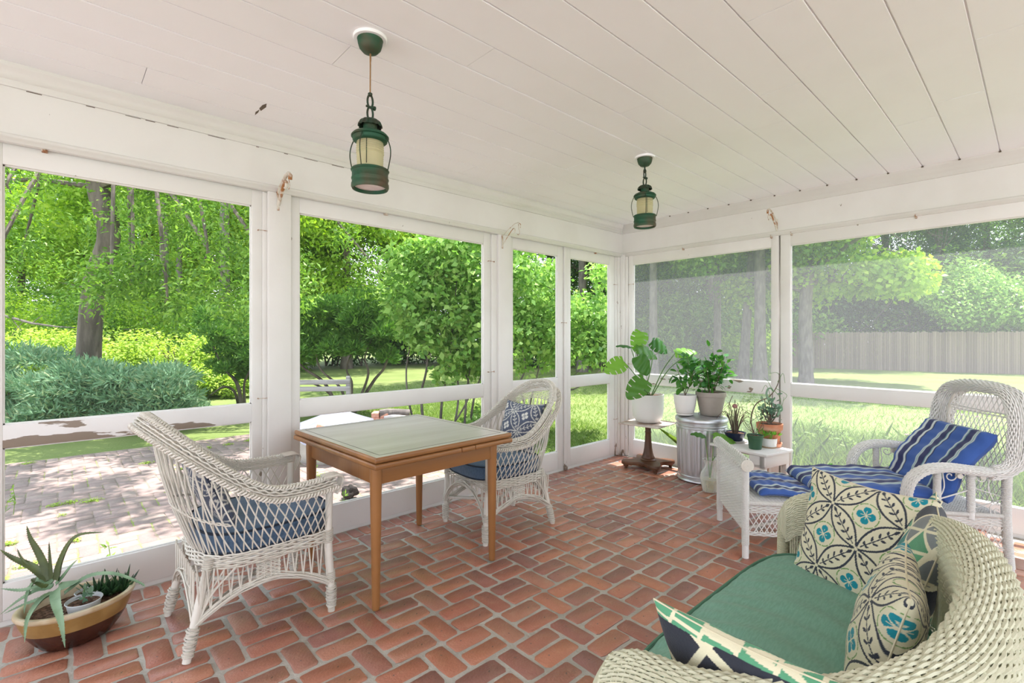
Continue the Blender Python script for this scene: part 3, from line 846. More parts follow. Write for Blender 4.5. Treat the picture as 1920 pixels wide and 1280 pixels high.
for q in tips:
    for _ in range(2):
        c = q + rb_.normal(size=3) * np.array((.25, .25, .2)); bl.append((tuple(c), (.22, .22, .30)))
V, F = leaf_cloud(bl, 46000, .078, .36, 77, shell=.95, outward=.2, up=.5, fold=.1, droop=.8)
link('foliage', npmesh('foliage', V, F, L_MID), big)
r_ = np.random.RandomState(61); bl = []      # high part of the crown that shades the patio
for _ in range(75):
    q = on_z(r_.uniform(-120, 420), r_.uniform(845, 960), GZ) if r_.rand() < .7 else on_z(r_.uniform(150, 760), r_.uniform(830, 1000), GZ)
    h = r_.uniform(4.2, 6.5); d_ = sdir * (h / sdir.z); q = q + d_ - Vector((p0.x, p0.y, GZ)); bl.append((tuple(q), (.30, .30, .2)))
V, F = leaf_cloud(bl, 9000, .10, .45, 78, shell=.95, outward=.2, up=.8)
link('high_foliage', npmesh('high_foliage', V, F, L_MID), big)
# bare dead branch reaching in from the left edge
b = MB(); b.tube([at(-40, 580, 9.5), at(20, 595, 9.4), at(60, 606, 9.3), at(105, 612, 9.2), at(140, 614, 9.2)], [.03, .026, .022, .015, .008], 6)
b.tube([at(60, 606, 9.3), at(80, 590, 9.3)], [.01, .004], 5); b.tube([at(20, 595, 9.4), at(40, 620, 9.4)], [.01, .004], 5)
tag(b.build('dead_branch', BARK_L), 'bare dead branch reaching in from the left edge above the juniper', 'branch')

def spray_cloud(blobs, n, L, W, seed, up=.6, droop=0.0):
    """feathery sprays: long narrow leaves pointing outwards"""
    r = np.random.RandomState(seed)
    C = np.array([b_[0] for b_ in blobs]); R = np.array([b_[1] for b_ in blobs])
    idx = r.choice(len(blobs), n); d = r.normal(size=(n, 3)); d[:, 2] = np.abs(d[:, 2]) * .8 - .15; d /= np.linalg.norm(d, axis=1)[:, None]
    P = C[idx] + d * R[idx] * (1 - .5 * r.rand(n))[:, None]
    ax = d * .9 + r.normal(size=(n, 3)) * .5 + np.array((0, 0, up)) * r.rand(n)[:, None]; ax /= np.linalg.norm(ax, axis=1)[:, None]
    sd = np.cross(ax, r.normal(size=(n, 3))); sd /= np.linalg.norm(sd, axis=1)[:, None]
    s = L * (.6 + .8 * r.rand(n))[:, None]; V = np.empty((n, 4, 3))
    V[:, 0] = P; V[:, 1] = P + ax * s * .4 + sd * W; V[:, 2] = P + ax * s; V[:, 3] = P + ax * s * .4 - sd * W
    return V.reshape(-1, 3), np.arange(n * 4).reshape(-1, 4)
r_ = np.random.RandomState(31)
o_ = at(130, 630, 8.2)
jun = thing('juniper', 'wide spreading blue green juniper behind the patio in the left window', 'shrub', (o_.x, o_.y, GZ))
bl = []
for _ in range(120):
    px, dep = r_.uniform(-260, 345), r_.uniform(7.5, 9.2)
    top = 650 + max(0, (px - 240)) * .25 + r_.uniform(0, 70) if px > 60 else 652 + r_.uniform(0, 60)
    c = at(px, top + r_.uniform(0, 150), dep) - o_; 
    zc = max(c.z + EYE - GZ - 0, .12) if False else max(at(px, top + r_.uniform(0, 150), dep).z - GZ, .12)
    bl.append(((c.x, c.y, zc), (.42, .42, .20)))
for _ in range(46):
    c = at(r_.uniform(60, 330), 700, r_.uniform(7.3, 7.9)); bl.append(((c.x - o_.x, c.y - o_.y, r_.uniform(.15, .85)), (.42, .42, .20)))
V, F = spray_cloud(bl, 80000, .105, .012, 32, up=.5)
V[:, 2] = np.maximum(V[:, 2], .02)
link('foliage', npmesh('foliage', V, F, L_JUN), jun)
b = MB(); branches(b, lambda q: ((q - .5) * 2.5, (q - .5) * -2, .0), 16, 1.0, .03, 33, up=.5); b.build('stems', BARK, jun)
# sunlit ground cover and clipped hedge behind the juniper
for i, px in enumerate(range(-220, 560, 130)):
    bush('hedge_shrub', 'light green hedge shrub behind the juniper in the left window', px, 15.5, 4.4, 3.0, L_MID if i % 2 else L_BRIGHT, 8000, .10, 400 + i, cat='hedge', group='hedge shrubs behind the juniper', k=18)
for i, px in enumerate(range(-240, 480, 110)):
    bush('ground_cover', 'low yellow green ground cover in front of the hedge', px, 12.0, 3.0, 1.75 if px < 330 else .9, L_COVER, 7500, .085, 430 + i, cat='ground cover', group='ground cover patches before the hedge', up=1.2, k=16)

def stemmed(name, label, px, dep, stems, blobs, m, n, ls, aspect, seed, bark=BARK, cat='shrub', rad=.035, spray=False, fold=.12, up=.4):
    o = at(px, 630, dep); t = thing(name, label, cat, (o.x, o.y, GZ)); O_ = Vector((o.x, o.y, GZ))
    b = MB(); r = np.random.RandomState(seed)
    for st in stems:
        P = [at(x, y, dep + (st[3] if len(st) > 3 and not isinstance(st[3], tuple) else 0) + r.uniform(-.15, .15)) - O_ for (x, y) in [q for q in st if isinstance(q, tuple)]]
        P[0].z = -.03 if P[0].z < .12 else P[0].z
        b.tube(catmull(P, 5 * len(P)), np.linspace(rad, rad * .35, 5 * len(P)) * r.uniform(.7, 1.2), 6)
    b.build('stems', bark, t)
    bl = []
    for (x, y, rx, ry, k) in blobs:
        for _ in range(k):
            q = at(x + r.uniform(-1, 1) * rx, y + r.uniform(-1, 1) * ry, dep + r.uniform(-.5, .7)) - O_
            s = r.uniform(.14, .30); bl.append((tuple(q), (s, s, s * .8)))
    V, F = spray_cloud(bl, n, ls, aspect, seed, .6) if spray else leaf_cloud(bl, n, ls, aspect, seed, shell=.85, fold=fold, up=up)
    link('foliage', npmesh('foliage', V, F, m), t)
    return t
stemmed('yew_shrub', 'dark multi stemmed evergreen behind the bench in the window above the table', 640, 9.0,
        [((640, 800), (610, 720), (570, 690), (545, 660)), ((650, 800), (640, 730), (600, 690), (590, 640)), ((655, 800), (660, 720), (650, 690), (668, 640)),
         ((660, 790), (700, 715), (720, 690), (735, 650)), ((660, 795), (690, 705), (684, 670), (700, 630)), ((640, 800), (620, 740), (590, 720), (560, 715))],
        [(620, 620, 70, 45, 34), (700, 610, 45, 50, 22), (600, 665, 60, 25, 12), (730, 650, 30, 30, 8), (640, 575, 50, 20, 10)], L_YEW, 26000, .10, .016, 201, spray=True)
stemmed('yew_shrub', 'dark twiggy evergreen at the right edge of the left window', 440, 9.4,
        [((455, 800), (445, 720), (420, 690), (400, 650)), ((460, 800), (458, 720), (470, 690), (480, 640)), ((450, 800), (440, 735), (420, 725), (395, 740))],
        [(440, 660, 45, 45, 20), (430, 620, 50, 30, 12), (470, 690, 30, 30, 7), (500, 650, 30, 50, 8)], L_YEW, 13000, .10, .016, 202, spray=True)
stemmed('lilac_shrub', 'tall leafy shrub with slender bare stems at the right of the window above the table', 830, 7.6,
        [((780, 800), (765, 745), (762, 690), (770, 640), (775, 560)), ((795, 800), (790, 740), (800, 690), (808, 600), (815, 500)), ((825, 800), (830, 740), (842, 690), (850, 600), (860, 480)),
         ((850, 800), (860, 740), (856, 680), (870, 600), (890, 520)), ((870, 800), (875, 740), (880, 700), (890, 640)), ((880, 800), (890, 740), (905, 690), (910, 600)), ((840, 800), (880, 740), (868, 690), (850, 640))],
        [(800, 560, 70, 60, 26), (860, 520, 60, 60, 28), (890, 620, 40, 60, 18), (800, 630, 50, 30, 10), (880, 450, 40, 40, 14), (780, 500, 40, 40, 10), (860, 680, 50, 20, 4), (900, 780, 20, 25, 4), (760, 600, 30, 30, 8)], L_LILAC, 12000, .105, .62, 203, BARK_L, rad=.022)
stemmed('lilac_shrub', 'bushy glossy leaved shrub behind the far wicker armchair', 1000, 7.0,
        [((975, 800), (965, 740), (985, 690), (975, 640)), ((985, 800), (1000, 730), (1010, 690), (1020, 620)), ((1000, 800), (1040, 735), (1060, 720), (1090, 690)), ((990, 800), (980, 745), (965, 720), (950, 700)), ((1000, 800), (1050, 740), (1085, 725), (1130, 690))],
        [(990, 560, 50, 60, 30), (1020, 620, 50, 50, 26), (970, 500, 30, 40, 12), (1100, 630, 45, 40, 22), (1110, 580, 30, 30, 8), (1000, 680, 50, 15, 5), (1125, 520, 20, 20, 4)], L_LILAC, 11000, .085, .6, 204, BARK_L, rad=.018)
# trunks that show between the leaves
for px, dep, r0, lb in ((925, 15, .2, 'pale double trunk on the lawn behind the slender shrub'), (1092, 20, .2, 'straight trunk of a tall pine in the corner panel'), (308, 17, .17, 'slim grey trunk in the left window, left one of three'), (336, 19, .13, 'slim grey trunk in the left window, middle one of three'), (421, 16, .19, 'slim grey trunk in the left window, right one of three')):
    p = at(px, 630, dep)
    t, me = tree('slender_tree', lb, p.x, p.y, 14, 3.0, L_MID if px != 1092 else L_DARK, 7000, .24, int(px), r0, BARK_L, base=.5, me_share=share.get('sl' + str(px == 1092)))
    share['sl' + str(px == 1092)] = me

# ---- things on and behind the patio
GREYWOOD = mat('grey_weathered_wood', (.42,.40,.39), .85, c2=(.30,.28,.27), scale=6, stretch=(.3, 6, 6), bump=.6, bscale=20)
p = on_z(600, 800, GZ); p = at(600, 630, 7.2)
bn = thing('garden_bench', 'grey weathered slatted garden bench behind the patio', 'bench', (p.x, p.y, GZ), YAW - pi / 2 + .12)
for z in (.64, .74): b = MB(); b.cbox((-.75, .02, z), (.42, .045, z + .07), .004); b.build('back_slat', GREYWOOD, bn)
for k in range(4): b = MB(); b.cbox((-.75, -.40 + k * .10, .40), (.42, -.32 + k * .10, .425), .004); b.build('seat_slat', GREYWOOD, bn)
for x in (-.70, .36):
    b = MB(); b.cbox((x, .03, 0), (x + .06, .09, .86), .005); b.cbox((x, -.40, 0), (x + .06, -.34, .40), .005); b.cbox((x, -.40, .33), (x + .06, .06, .40), .005)
    b.build('leg_frame', GREYWOOD, bn)
TARP = mat('silver_tarp', (.21,.21,.26), .5, c2=(.27,.27,.33), scale=4, bump=.3, bscale=12)
p = at(632, 630, 5.9)
fp = thing('covered_fire_pit', 'fire pit under a grey pointed tarp on the patio', 'fire pit', (p.x, p.y, GZ))
def tarp(u, v):
    a = u * 2 * pi; r = .02 + .50 * v; fold = .025 * sin(a * 11) * v + .015 * sin(a * 5 + 1)
    return ((r + fold) * cos(a), (r + fold) * sin(a), .60 - .23 * v ** .8 + .018 * cos(a * 11) * v - (.10 * max(0, v - .88) / .12))
b = MB(); b.grid(tarp, 110, 16, wrap_u=True); b.build('tarp', TARP, fp)
b = MB(); b.lathe([(.44, .02), (.46, .06), (.46, .34), (.42, .36)], n=28); b.build('fire_bowl', MORTAR, fp)
OB = mat('orange_brick', (.62,.27,.17), .8, c2=(.70,.38,.27), scale=20, bump=.4, bscale=50)
def loose_brick(x, y, z, rz, label, group=None, tilt=0.0):
    b = MB(); b.cbox((-.1, -.05, 0), (.1, .05, .062), .006); o = b.build('loose_brick', OB, None, loc=(x, y, z)); o.rotation_euler = (tilt, tilt * .6, rz)
    return tag(o, label, 'brick', group)
fpx, fpy = p.x, p.y
q = at(604, 630, 5.62); loose_brick(q.x, q.y, GZ + .375, .9, 'orange brick holding down the left side of the tarp', tilt=.3)
q = at(665, 630, 5.9); loose_brick(q.x, q.y, GZ + .345, .2, 'orange brick holding down the right side of the tarp', tilt=-.2)
q = at(706, 630, 6.5)
for k in range(7):
    for s in range(2):
        loose_brick(q.x + .11 * s * RX, q.y + .11 * s * RY + .0, GZ + .008 + k * .0635, YAW + .1 + rp.uniform(-.08, .08), 'orange brick in the %s side of the stack by the logs, %s' % (['left', 'right'][s], ['lowest', 'second from the bottom', 'third from the bottom', 'middle course', 'third from the top', 'second from the top', 'topmost'][k]), 'bricks stacked behind the fire pit')
for k in range(5):
    q2 = at(672 + k * 9, 630, 6.9)
    bb = MB(); bb.lathe([(0, 0), (.07, .02), (.085, .06), (.06, .10), (0, .12)], n=9, sx=1.2)
    tag(bb.build("field_stone", MORTAR, None, loc=(q2.x, q2.y, GZ + .02 + (.11 if k % 2 else 0))), "grey field stone of the low pile left of the stacked bricks, %s" % ORD[k], "stone", "field stones behind the fire pit")
for k, (px, z, rz, r0) in enumerate(((738, .05, .3, .06), (744, .16, .1, .055), (732, .26, .5, .06), (748, .35, -.1, .05), (740, .42, .25, .05), (750, .12, .9, .05))):
    q = at(px, 630, 6.4 + .07 * (k % 3)); b = MB()
    b.tube([(-.19, 0, 0), (-.1, .012, .01), (.05, -.006, .004), (.19, .01, -.006)], [r0, r0 * 1.05, r0, r0 * .94], 7)
    o = b.build('firewood_log', [BARK_L, GREYWOOD][k % 2], None, loc=(q.x, q.y, GZ + z + .02), rotz=YAW - pi / 2 + rz)
    tag(o, 'grey log of the woodpile right of the brick stack, ' + ['lying at the bottom left', 'second layer, middle', 'third layer, left', 'near the top, right', 'topmost of the pile', 'bottom right, set askew'][k], 'log', 'logs piled behind the fire pit')
CLOD = mat('dark_lump', (.03,.025,.022), .95, bump=.8, bscale=60)
q = on_z(655, 935, GZ + .02)
def lump(u, v):
    a, t = u * 2 * pi, v * pi; rr = .062 * (1 + .18 * sin(3 * a + 2 * t) + .12 * sin(7 * a) * sin(t) + .1 * cos(5 * t))
    return (rr * 1.1 * cos(a) * sin(t), rr * sin(a) * sin(t), .05 - rr * .85 * cos(t))
b = MB(); b.grid(lump, 26, 14, wrap_u=True)
tag(b.build('charred_lump', CLOD, None, loc=(q.x, q.y, GZ + .03)), 'charred black lump lying on the patio under the table', 'lump')

_g = {}
for o in list(COL.objects):
    if o.type == 'EMPTY' and o.get('group') and o.name.split('.')[0] in ('undergrowth', 'evergreen_mass', 'hedge_shrub', 'ground_cover'): _g.setdefault((o['group'], o['label']), []).append(o)
for (g_, l_), os_ in _g.items():
    if len(os_) > 1: order_labels(os_, l_)

# ================================================================== WICKER
WICK = mat('white_wicker', (.70,.67,.60), .55, c2=(.46,.41,.33), scale=22, lo=.56, hi=.80, bump=.3, bscale=90, rnd=[(.66,.63,.55),(.55,.51,.44),(.72,.69,.62)], rnd_amt=.35)
WICK_W = mat('pale_grey_wicker', (.74,.73,.70), .5, c2=(.50,.46,.40), scale=20, lo=.60, hi=.82, bump=.3, bscale=90, rnd=[(.74,.73,.70),(.68,.67,.64),(.78,.77,.74)], rnd_amt=.3)
WICK_C = mat('cream_wicker', (.66,.66,.50), .5, c2=(.50,.48,.33), scale=18, lo=.60, hi=.82, bump=.25, bscale=90, rnd=[(.58,.57,.42),(.52,.51,.37),(.62,.61,.46)], rnd_amt=.3)
POLE_W = mat('worn_white_pole', (.70,.67,.60), .5, c2=(.50,.45,.37), scale=14, stretch=(1, 1, .3), lo=.55, hi=.7, bump=.2, bscale=60)
DENIM = mat('blue_denim', (.055,.10,.17), .85, c2=(.10,.17,.27), scale=60, stretch=(1, 6, 1), lo=.35, hi=.7, bump=.35, bscale=160, sheen=.2)
DENIM_D = mat('navy_piping', (.02,.03,.05), .85)

def surf_normals(S, t, v, e=1e-3):
    a = S(np.clip(t + e, 0, 1), v) - S(np.clip(t - e, 0, 1), v); b = S(t, v + e) - S(t, v - e)
    n = np.cross(a, b); return n / (np.linalg.norm(n, axis=-1)[..., None] + 1e-12)

def curve(pts):
    """array valued spline through points, evaluated at t in 0..1 (arrays allowed); arc length spaced"""
    Q = resample(catmull(pts, 200), 200); T = np.linspace(0, 1, 200)
    return lambda t: np.stack([np.interp(np.clip(t, 0, 1), T, Q[:, k]) for k in range(Q.shape[1])], -1)

def weave(b, S, rows, t0, t1, stakes, amp, r, n=4, jit=.0, seed=0, phase=0, lim=None):
    """weavers along t at each v of rows, passing alternately in front of and behind the stakes"""
    rr = np.random.RandomState(seed)
    for k, v in enumerate(rows):
        a0, a1 = (t0, t1) if lim is None else lim(v)
        m = max(3, int(round(stakes * (a1 - a0) / (t1 - t0)))) * 2 + 1
        t = np.linspace(a0, a1, m)
        vv = np.full(m, v) + jit * rr.normal(size=m)
        P = S(t, vv); N_ = surf_normals(S, t, vv)
        ph = (np.arange(m) + 2 * ((k + phase) % 2)) * pi / 2
        b.tube(P + N_ * (amp * np.cos(ph))[:, None], r, n, cap=False)

def stakes(b, S, ts, v0, v1, r, m=8, n=5, dt=0.0):
    for t in ts:
        v = np.linspace(v0(t) if callable(v0) else v0, v1(t) if callable(v1) else v1, m)
        b.tube(S(np.clip(t + dt * np.linspace(0, 1, m), 0, 1), v), r, n, cap=False)

def plait(b, P, w, h, r, turns, up=(0, 0, 1), strands=3, n=5, side=None):
    """flat braid of strands along the path P"""
    m = len(P) * 1; P = np.asarray(P)
    K = max(len(P), int(turns * 10)); P = resample(P, K)
    T = np.gradient(P, axis=0); T /= np.linalg.norm(T, axis=1)[:, None]
    U = np.tile(np.array(up, float), (K, 1)); W = np.cross(T, U); W /= np.linalg.norm(W, axis=1)[:, None] + 1e-9; U = np.cross(W, T)
    for s in range(strands):
        ph = np.linspace(0, turns * 2 * pi, K) + s * 2 * pi / strands
        b.tube(P + W * (w / 2 * np.sin(ph))[:, None] + U * (h * np.sin(2 * ph))[:, None], r, n, cap=True)

def helix(b, P, R, pitch, r, sgn=1, n=4, wob=0.0, seed=0, per=10):
    P = np.asarray(P, float); L = np.linalg.norm(np.diff(P, axis=0), axis=1).sum()
    K = int(L / pitch * per) + 2; P = resample(P, K)
    T = np.gradient(P, axis=0); T /= np.linalg.norm(T, axis=1)[:, None]
    a = np.array((1.0, 0, 0)) if abs(T[0][0]) < .8 else np.array((0, 1.0, 0))
    U = np.cross(T, a); U /= np.linalg.norm(U, axis=1)[:, None]; W = np.cross(T, U)
    ph = sgn * np.arange(K) * 2 * pi / per
    rr = np.interp(np.linspace(0, 1, K), np.linspace(0, 1, len(np.atleast_1d(R))), np.atleast_1d(R)) * (1 + wob * np.cos(ph * 2.5))
    b.tube(P + (U * np.cos(ph)[:, None] + W * np.sin(ph)[:, None]) * rr[:, None], r, n, cap=False)

# ------------------------------------------------------------------ the wicker armchair
def make_armchair():
    root = empty('wicker_armchair')
    half_u = [(.285, -.268, .645), (.17, -.288, .640), (.03, -.292, .645), (-.06, -.288, .685), (-.15, -.275, .755), (-.27, -.235, .865), (-.355, -.14, .945), (-.385, 0, .970)]
    half_l = [(.262, -.250, .385), (.12, -.262, .385), (-.04, -.262, .385), (-.15, -.235, .385), (-.215, -.16, .385), (-.24, 0, .385)]
    mir = lambda h: h + [(x, -y, z) for x, y, z in h[-2::-1]]
    U, Lw = curve(mir(half_u)), curve(mir(half_l))
    def outward(t):
        p = U(t); n = np.stack([p[..., 0] - .05, p[..., 1], np.zeros_like(p[..., 0])], -1)
        n[..., 0] = np.where(n[..., 0] > 0, 0, n[..., 0]); return n / (np.linalg.norm(n, axis=-1)[..., None] + 1e-9)
    def S(t, h):
        t = np.asarray(t, float); h = np.asarray(h, float) + 0 * t
        hc = np.clip(h, 0, 1)[..., None]; ex = np.clip(h - 1, 0, None)[..., None]
        base = Lw(t) * (1 - hc) + U(t) * hc
        bul = outward(t) * (.022 * np.sin(pi * hc))
        fl = outward(t) * np.sin(ex * 9) * .052 + np.array((0, 0, 1.)) * (np.cos(ex * 9) - 1) * .045
        return base + bul + fl
    hb = lambda t: 1 - (.045 + .085 * np.sin(pi * np.clip((t - .22) / .56, 0, 1)) ** .8) / (np.linalg.norm(U(t) - Lw(t), axis=-1))
    # woven band under the rim, rolled outwards
    b = MB()
    for k in range(17):
        q = k / 11.0
        def Sr(t, v, q=q): 
            h = hb(t) + (1 - hb(t)) * q if q <= 1 else 1 + (q - 1) * .32
            return S(t, h + (v - 0))
        n_ = 96; t = np.linspace(.0, 1, 2 * n_ + 1)
        h = hb(t) + (1 - hb(t)) * q if q <= 1 else np.full_like(t, 1 + (q - 1) * .32)
        P = S(t, h); N_ = surf_normals(S, t, h)
        ph = (np.arange(len(t)) + 2 * (k % 2)) * pi / 2
        b.tube(P + N_ * (.0042 * np.cos(ph))[:, None], .0036, 4, cap=False)
    tag(b.build('woven_band', WICK, root), kind='stuff')
    # braided border on the rim and on the arms
    b = MB(); tt = np.linspace(0, 1, 160)
    rimP = S(tt, np.full(160, 1.17))
    plait(b, rimP, .030, .007, .0055, 46); plait(b, S(tt, np.full(160, 1.03)) + np.array((0, 0, .004)), .030, .006, .005, 46)
    b.build('braided_rim', WICK, root)
    for s in (0, 1):                                  # the rounded front ends of the arms
        b = MB(); p = U(float(s)); y = p[1]; sg = -1 if y < 0 else 1
        for k in range(7):
            a0 = k / 6.0
            b.tube(catmull([(p[0] - .05, y + sg * (-.02 + .065 * a0), .650), (p[0] + .012, y + sg * (-.02 + .065 * a0), .652), (p[0] + .034, y + sg * (-.015 + .055 * a0), .632), (p[0] + .026, y + sg * (-.01 + .04 * a0), .595), (p[0] + .012, y + sg * (.0 + .02 * a0), .56)], 14), .0058, 5)
        b.build('arm_end', WICK, root)
    # lattice of crossed reeds
    b = MB(); n_ = 42; rr = random.Random(5)
    for k in range(-4, n_ + 5):
        for sg in (-1, 1):
            t0 = k / n_ ; d = sg * (.062 if (t0 < .3 or t0 > .7) else .035)
            hh = np.linspace(0, 1, 9); tk = t0 + d * hh
            if tk[0] < -.001 or tk[0] > 1.001: continue
            ok = (tk >= 0) & (tk <= 1)
            if ok.sum() < 3: continue
            tk, hh = tk[ok], hh[ok]
            P = S(tk, hh * (hb(tk) + .03)) + outward(tk) * (.003 * sg)
            b.tube(P, .0032, 5, cap=False)
    tag(b.build('lattice', WICK, root), kind='stuff')
    # pairing row across the back
    b = MB(); t = np.linspace(.27, .73, 60)
    for ph in (0, pi): b.tube(S(t, .34 + 0 * t) + outward(t) * (.006 * np.cos(np.arange(60) * pi / 2.5 + ph))[:, None] + np.array((0, 0, 1.)) * (.004 * np.sin(np.arange(60) * pi / 2.5 + ph))[:, None], .0034, 5)
    b.build('waling', WICK, root)
    # seat rail: rows woven right round
    loop = curve(mir([(.268, 0, 0), (.272, -.20, 0), (.255, -.258, 0), (.12, -.268, 0), (-.05, -.268, 0), (-.16, -.24, 0), (-.222, -.16, 0), (-.246, 0, 0)]))
    def SR(t, v): 
        p = loop(np.asarray(t, float)); q = p.copy(); q[..., 2] = v; return q
    b = MB(); weave(b, SR, [.338 + .0085 * k for k in range(7)], 0, 1, 52, .0048, .0042, seed=1, jit=.0012); b.build('seat_rail', WICK, root)
    b = MB()
    for k in range(30):
        x = -.235 + .5 * k / 29; w_ = .25 if x > -.13 else .25 * sqrt(max(.05, 1 - ((x + .13) / .13) ** 2))
        b.tube([(x, -w_, .372), (x, 0, .366), (x, w_, .372)], .004, 4)
    for y in (-.15, 0, .15): b.tube([(-.22, y, .362), (.26, y, .362)], .008, 6)
    b.build('seat_deck', WICK, root)
    # legs
    for sx, sy in ((1, -1), (1, 1), (-1, -1), (-1, 1)):
        if sx > 0:
            P = [(.285, sy * .252, 0), (.283, sy * .252, .14), (.270, sy * .254, .36), (.272, sy * .262, .61)]; r0 = .019
        else:
            P = [(-.292, sy * .228, 0), (-.262, sy * .215, .14), (-.205, sy * .20, .385)]; r0 = .018
        lg = MB(); Q = catmull(P, 18); lg.tube(Q, np.interp(np.linspace(0, 1, 18), [0, .15, 1], [.016, .0165, r0 * .88]), 12)
        leg = lg.build('leg', POLE_W, root)
        w = MB(); Pz = np.array(P); seg = catmull(P, 60); lo = seg[(seg[:, 2] > .018) & (seg[:, 2] < .128)]
        helix(w, lo, [.0185, .0215, .021], .0105, .0034, 1, 4, .07); helix(w, lo, [.0195, .0225, .022], .0145, .0032, -1, 4, .09)
        mid = seg[(seg[:, 2] > .135) & (seg[:, 2] < .20)]
        if sx > 0: helix(w, mid, .0185, .0085, .0036, 1)
        hi = seg[(seg[:, 2] > .33) & (seg[:, 2] < .40)]
        if len(hi) > 2: helix(w, hi, .0195, .009, .0036, 1)
        tag(w.build('leg_wrapping', WICK, leg), kind='stuff')
    # stretchers
    for sy in (-1, 1):
        b = MB(); b.tube([(-.255, sy * .213, .16), (.283, -sy * .252, .17)], .011, 8); b.build('stretcher', POLE_W, root)
    # skirts with arches under the rail
    def arch(name, A, B, zlow, zhigh, pw, panel, nst, inward):
        A, B = np.array(A, float), np.array(B, float)
        f = lambda s: A[:2] * (1 - s) + B[:2] * s
        z = lambda s: zlow + (zhigh - zlow) * np.sin(pi * np.clip(s, 0, 1)) ** pw
        b = MB(); s = np.linspace(0, 1, 40)
        for k in range(6):
            off = (k - 2.5) * .0052; ph = k * 1.3
            P = [(*(f(q) + inward * (.005 * sin(q * 24 + ph))), z(q) + off + .003 * sin(q * 17 + ph)) for q in s]
            b.tube(P, .0038, 5)
        for k in range(2):
            P = [(*(f(q) + inward * (.012 if k else -.008)), z(q) - .018 + .10 * (abs(q - .5) < 2) * 0 + (.02 * k)) for q in s]; b.tube(P, .004, 5)
        b.build('skirt_arch', WICK, root)
        b = MB()
        for k in range(nst):
            q = (k + .5) / nst
            if panel and abs(q - .5) < .10: continue
            for d in (-.012, .012):
                P0 = f(q); P1 = f(min(1, max(0, q + d * 2))); b.tube([(P0[0], P0[1], z(q)), (P1[0], P1[1], .345)], .0036, 5)
        b.build('skirt_reeds', WICK, root)
        if panel:
            b = MB()
            def SP(t, v):
                t = np.asarray(t, float); p = A[None, :2] * (1 - t[..., None]) + B[None, :2] * t[..., None] if t.ndim else A[:2] * (1 - t) + B[:2] * t
                return np.concatenate([p, np.broadcast_to(np.asarray(v, float)[..., None], p.shape[:-1] + (1,))], -1)
            weave(b, SP, [zhigh + .004 + .0078 * k for k in range(int((.34 - zhigh) / .0078))], .41, .59, 6, .004, .0038)
            stakes(b, SP, [.42, .48, .53, .58], zhigh, .345, .0036)
            b.build('skirt_panel', WICK, root)
    for sy in (-1, 1):
        arch('side', (.283, sy * .256), (-.262, sy * .222), .135, .245, .9, True, 15, np.array((0, sy * 1.0)))
    arch('front', (.285, -.245), (.285, .245), .14, .325, .55, False, 8, np.array((1.0, 0)))
    arch('back', (-.262, -.215), (-.262, .215), .15, .27, .8, False, 9, np.array((-1.0, 0)))
    b = MB()                                        # reeds that run from the rail down the back legs
    for sy in (-1, 1):
        for k in range(9):
            a_ = k / 8.0; x0, y0 = -.245 + .17 * a_ * (1 if k % 2 else .75), sy * (.14 + .12 * a_)
            b.tube(catmull([(x0, y0, .345), (-.235 + .03 * a_, sy * (.19 + .04 * a_), .24), (-.262 + .01 * a_, sy * (.212 + .012 * a_), .135)], 8), .0036, 5)
    b.build('corner_reeds', WICK, root)
    return root

def cushion(name, a, b_, h, mats, parent=None, loc=(0, 0, 0), rotz=0, ex=4.0, puff=.012, nu=72, nv=10, pip=.005, pmat=None, wr=0.003, seed=0, front=None):
    """box cushion with rounded corners and piping"""
    def R(u):
        c, s = cos(u * 2 * pi), sin(u * 2 * pi)
        k = (abs(c) ** ex + abs(s) ** ex) ** (-1 / ex); return a * c * k, b_ * s * k
    rs = random.Random(seed); ph = [rs.uniform(0, 6) for _ in range(6)]
    def wrin(x, y): return wr * (sin(x * 34 + ph[0] + 2 * sin(y * 9 + ph[1])) * .5 + sin(y * 40 + ph[2] + 3 * sin(x * 7)) * .4 + sin((x + y) * 18 + ph[3]))
    b = MB()
    prof = [(0, 0), (.3, 0), (.6, 0), (.85, 0), (.965, .0), (1.0, .06), (1.012, .35), (1.015, .5), (1.012, .65), (1.0, .94), (.965, 1), (.88, 1), (.74, 1), (.58, 1), (.4, 1), (.2, 1), (0, 1)]
    def f(u, v):
        i = v * (len(prof) - 1); k = min(int(i), len(prof) - 2); w = i - k
        r = prof[k][0] * (1 - w) + prof[k + 1][0] * w; zz = prof[k][1] * (1 - w) + prof[k + 1][1] * w
        x, y = R(u); x *= r; y *= r
        z = h * zz + (puff * (1 - min(r, 1) ** 3) * (1 if zz > .5 else -.2))
        if zz > .5: z += wrin(x, y)
        elif 0.02 < zz: x *= 1 + .02 * sin(u * 80 + zz * 5) * .3
        return (x, y, z)
    b.grid(f, nu, len(prof), wrap_u=True)
    o = b.build(name, mats, parent, loc=loc, rotz=rotz)
    if pip:
        for zz in (.03, .97):
            p = MB(); p.tube([(R(k / 64)[0] * 1.003, R(k / 64)[1] * 1.003, h * zz) for k in range(64)], pip, 6, closed=True)
            p.build('piping', pmat or mats, o)
    return o

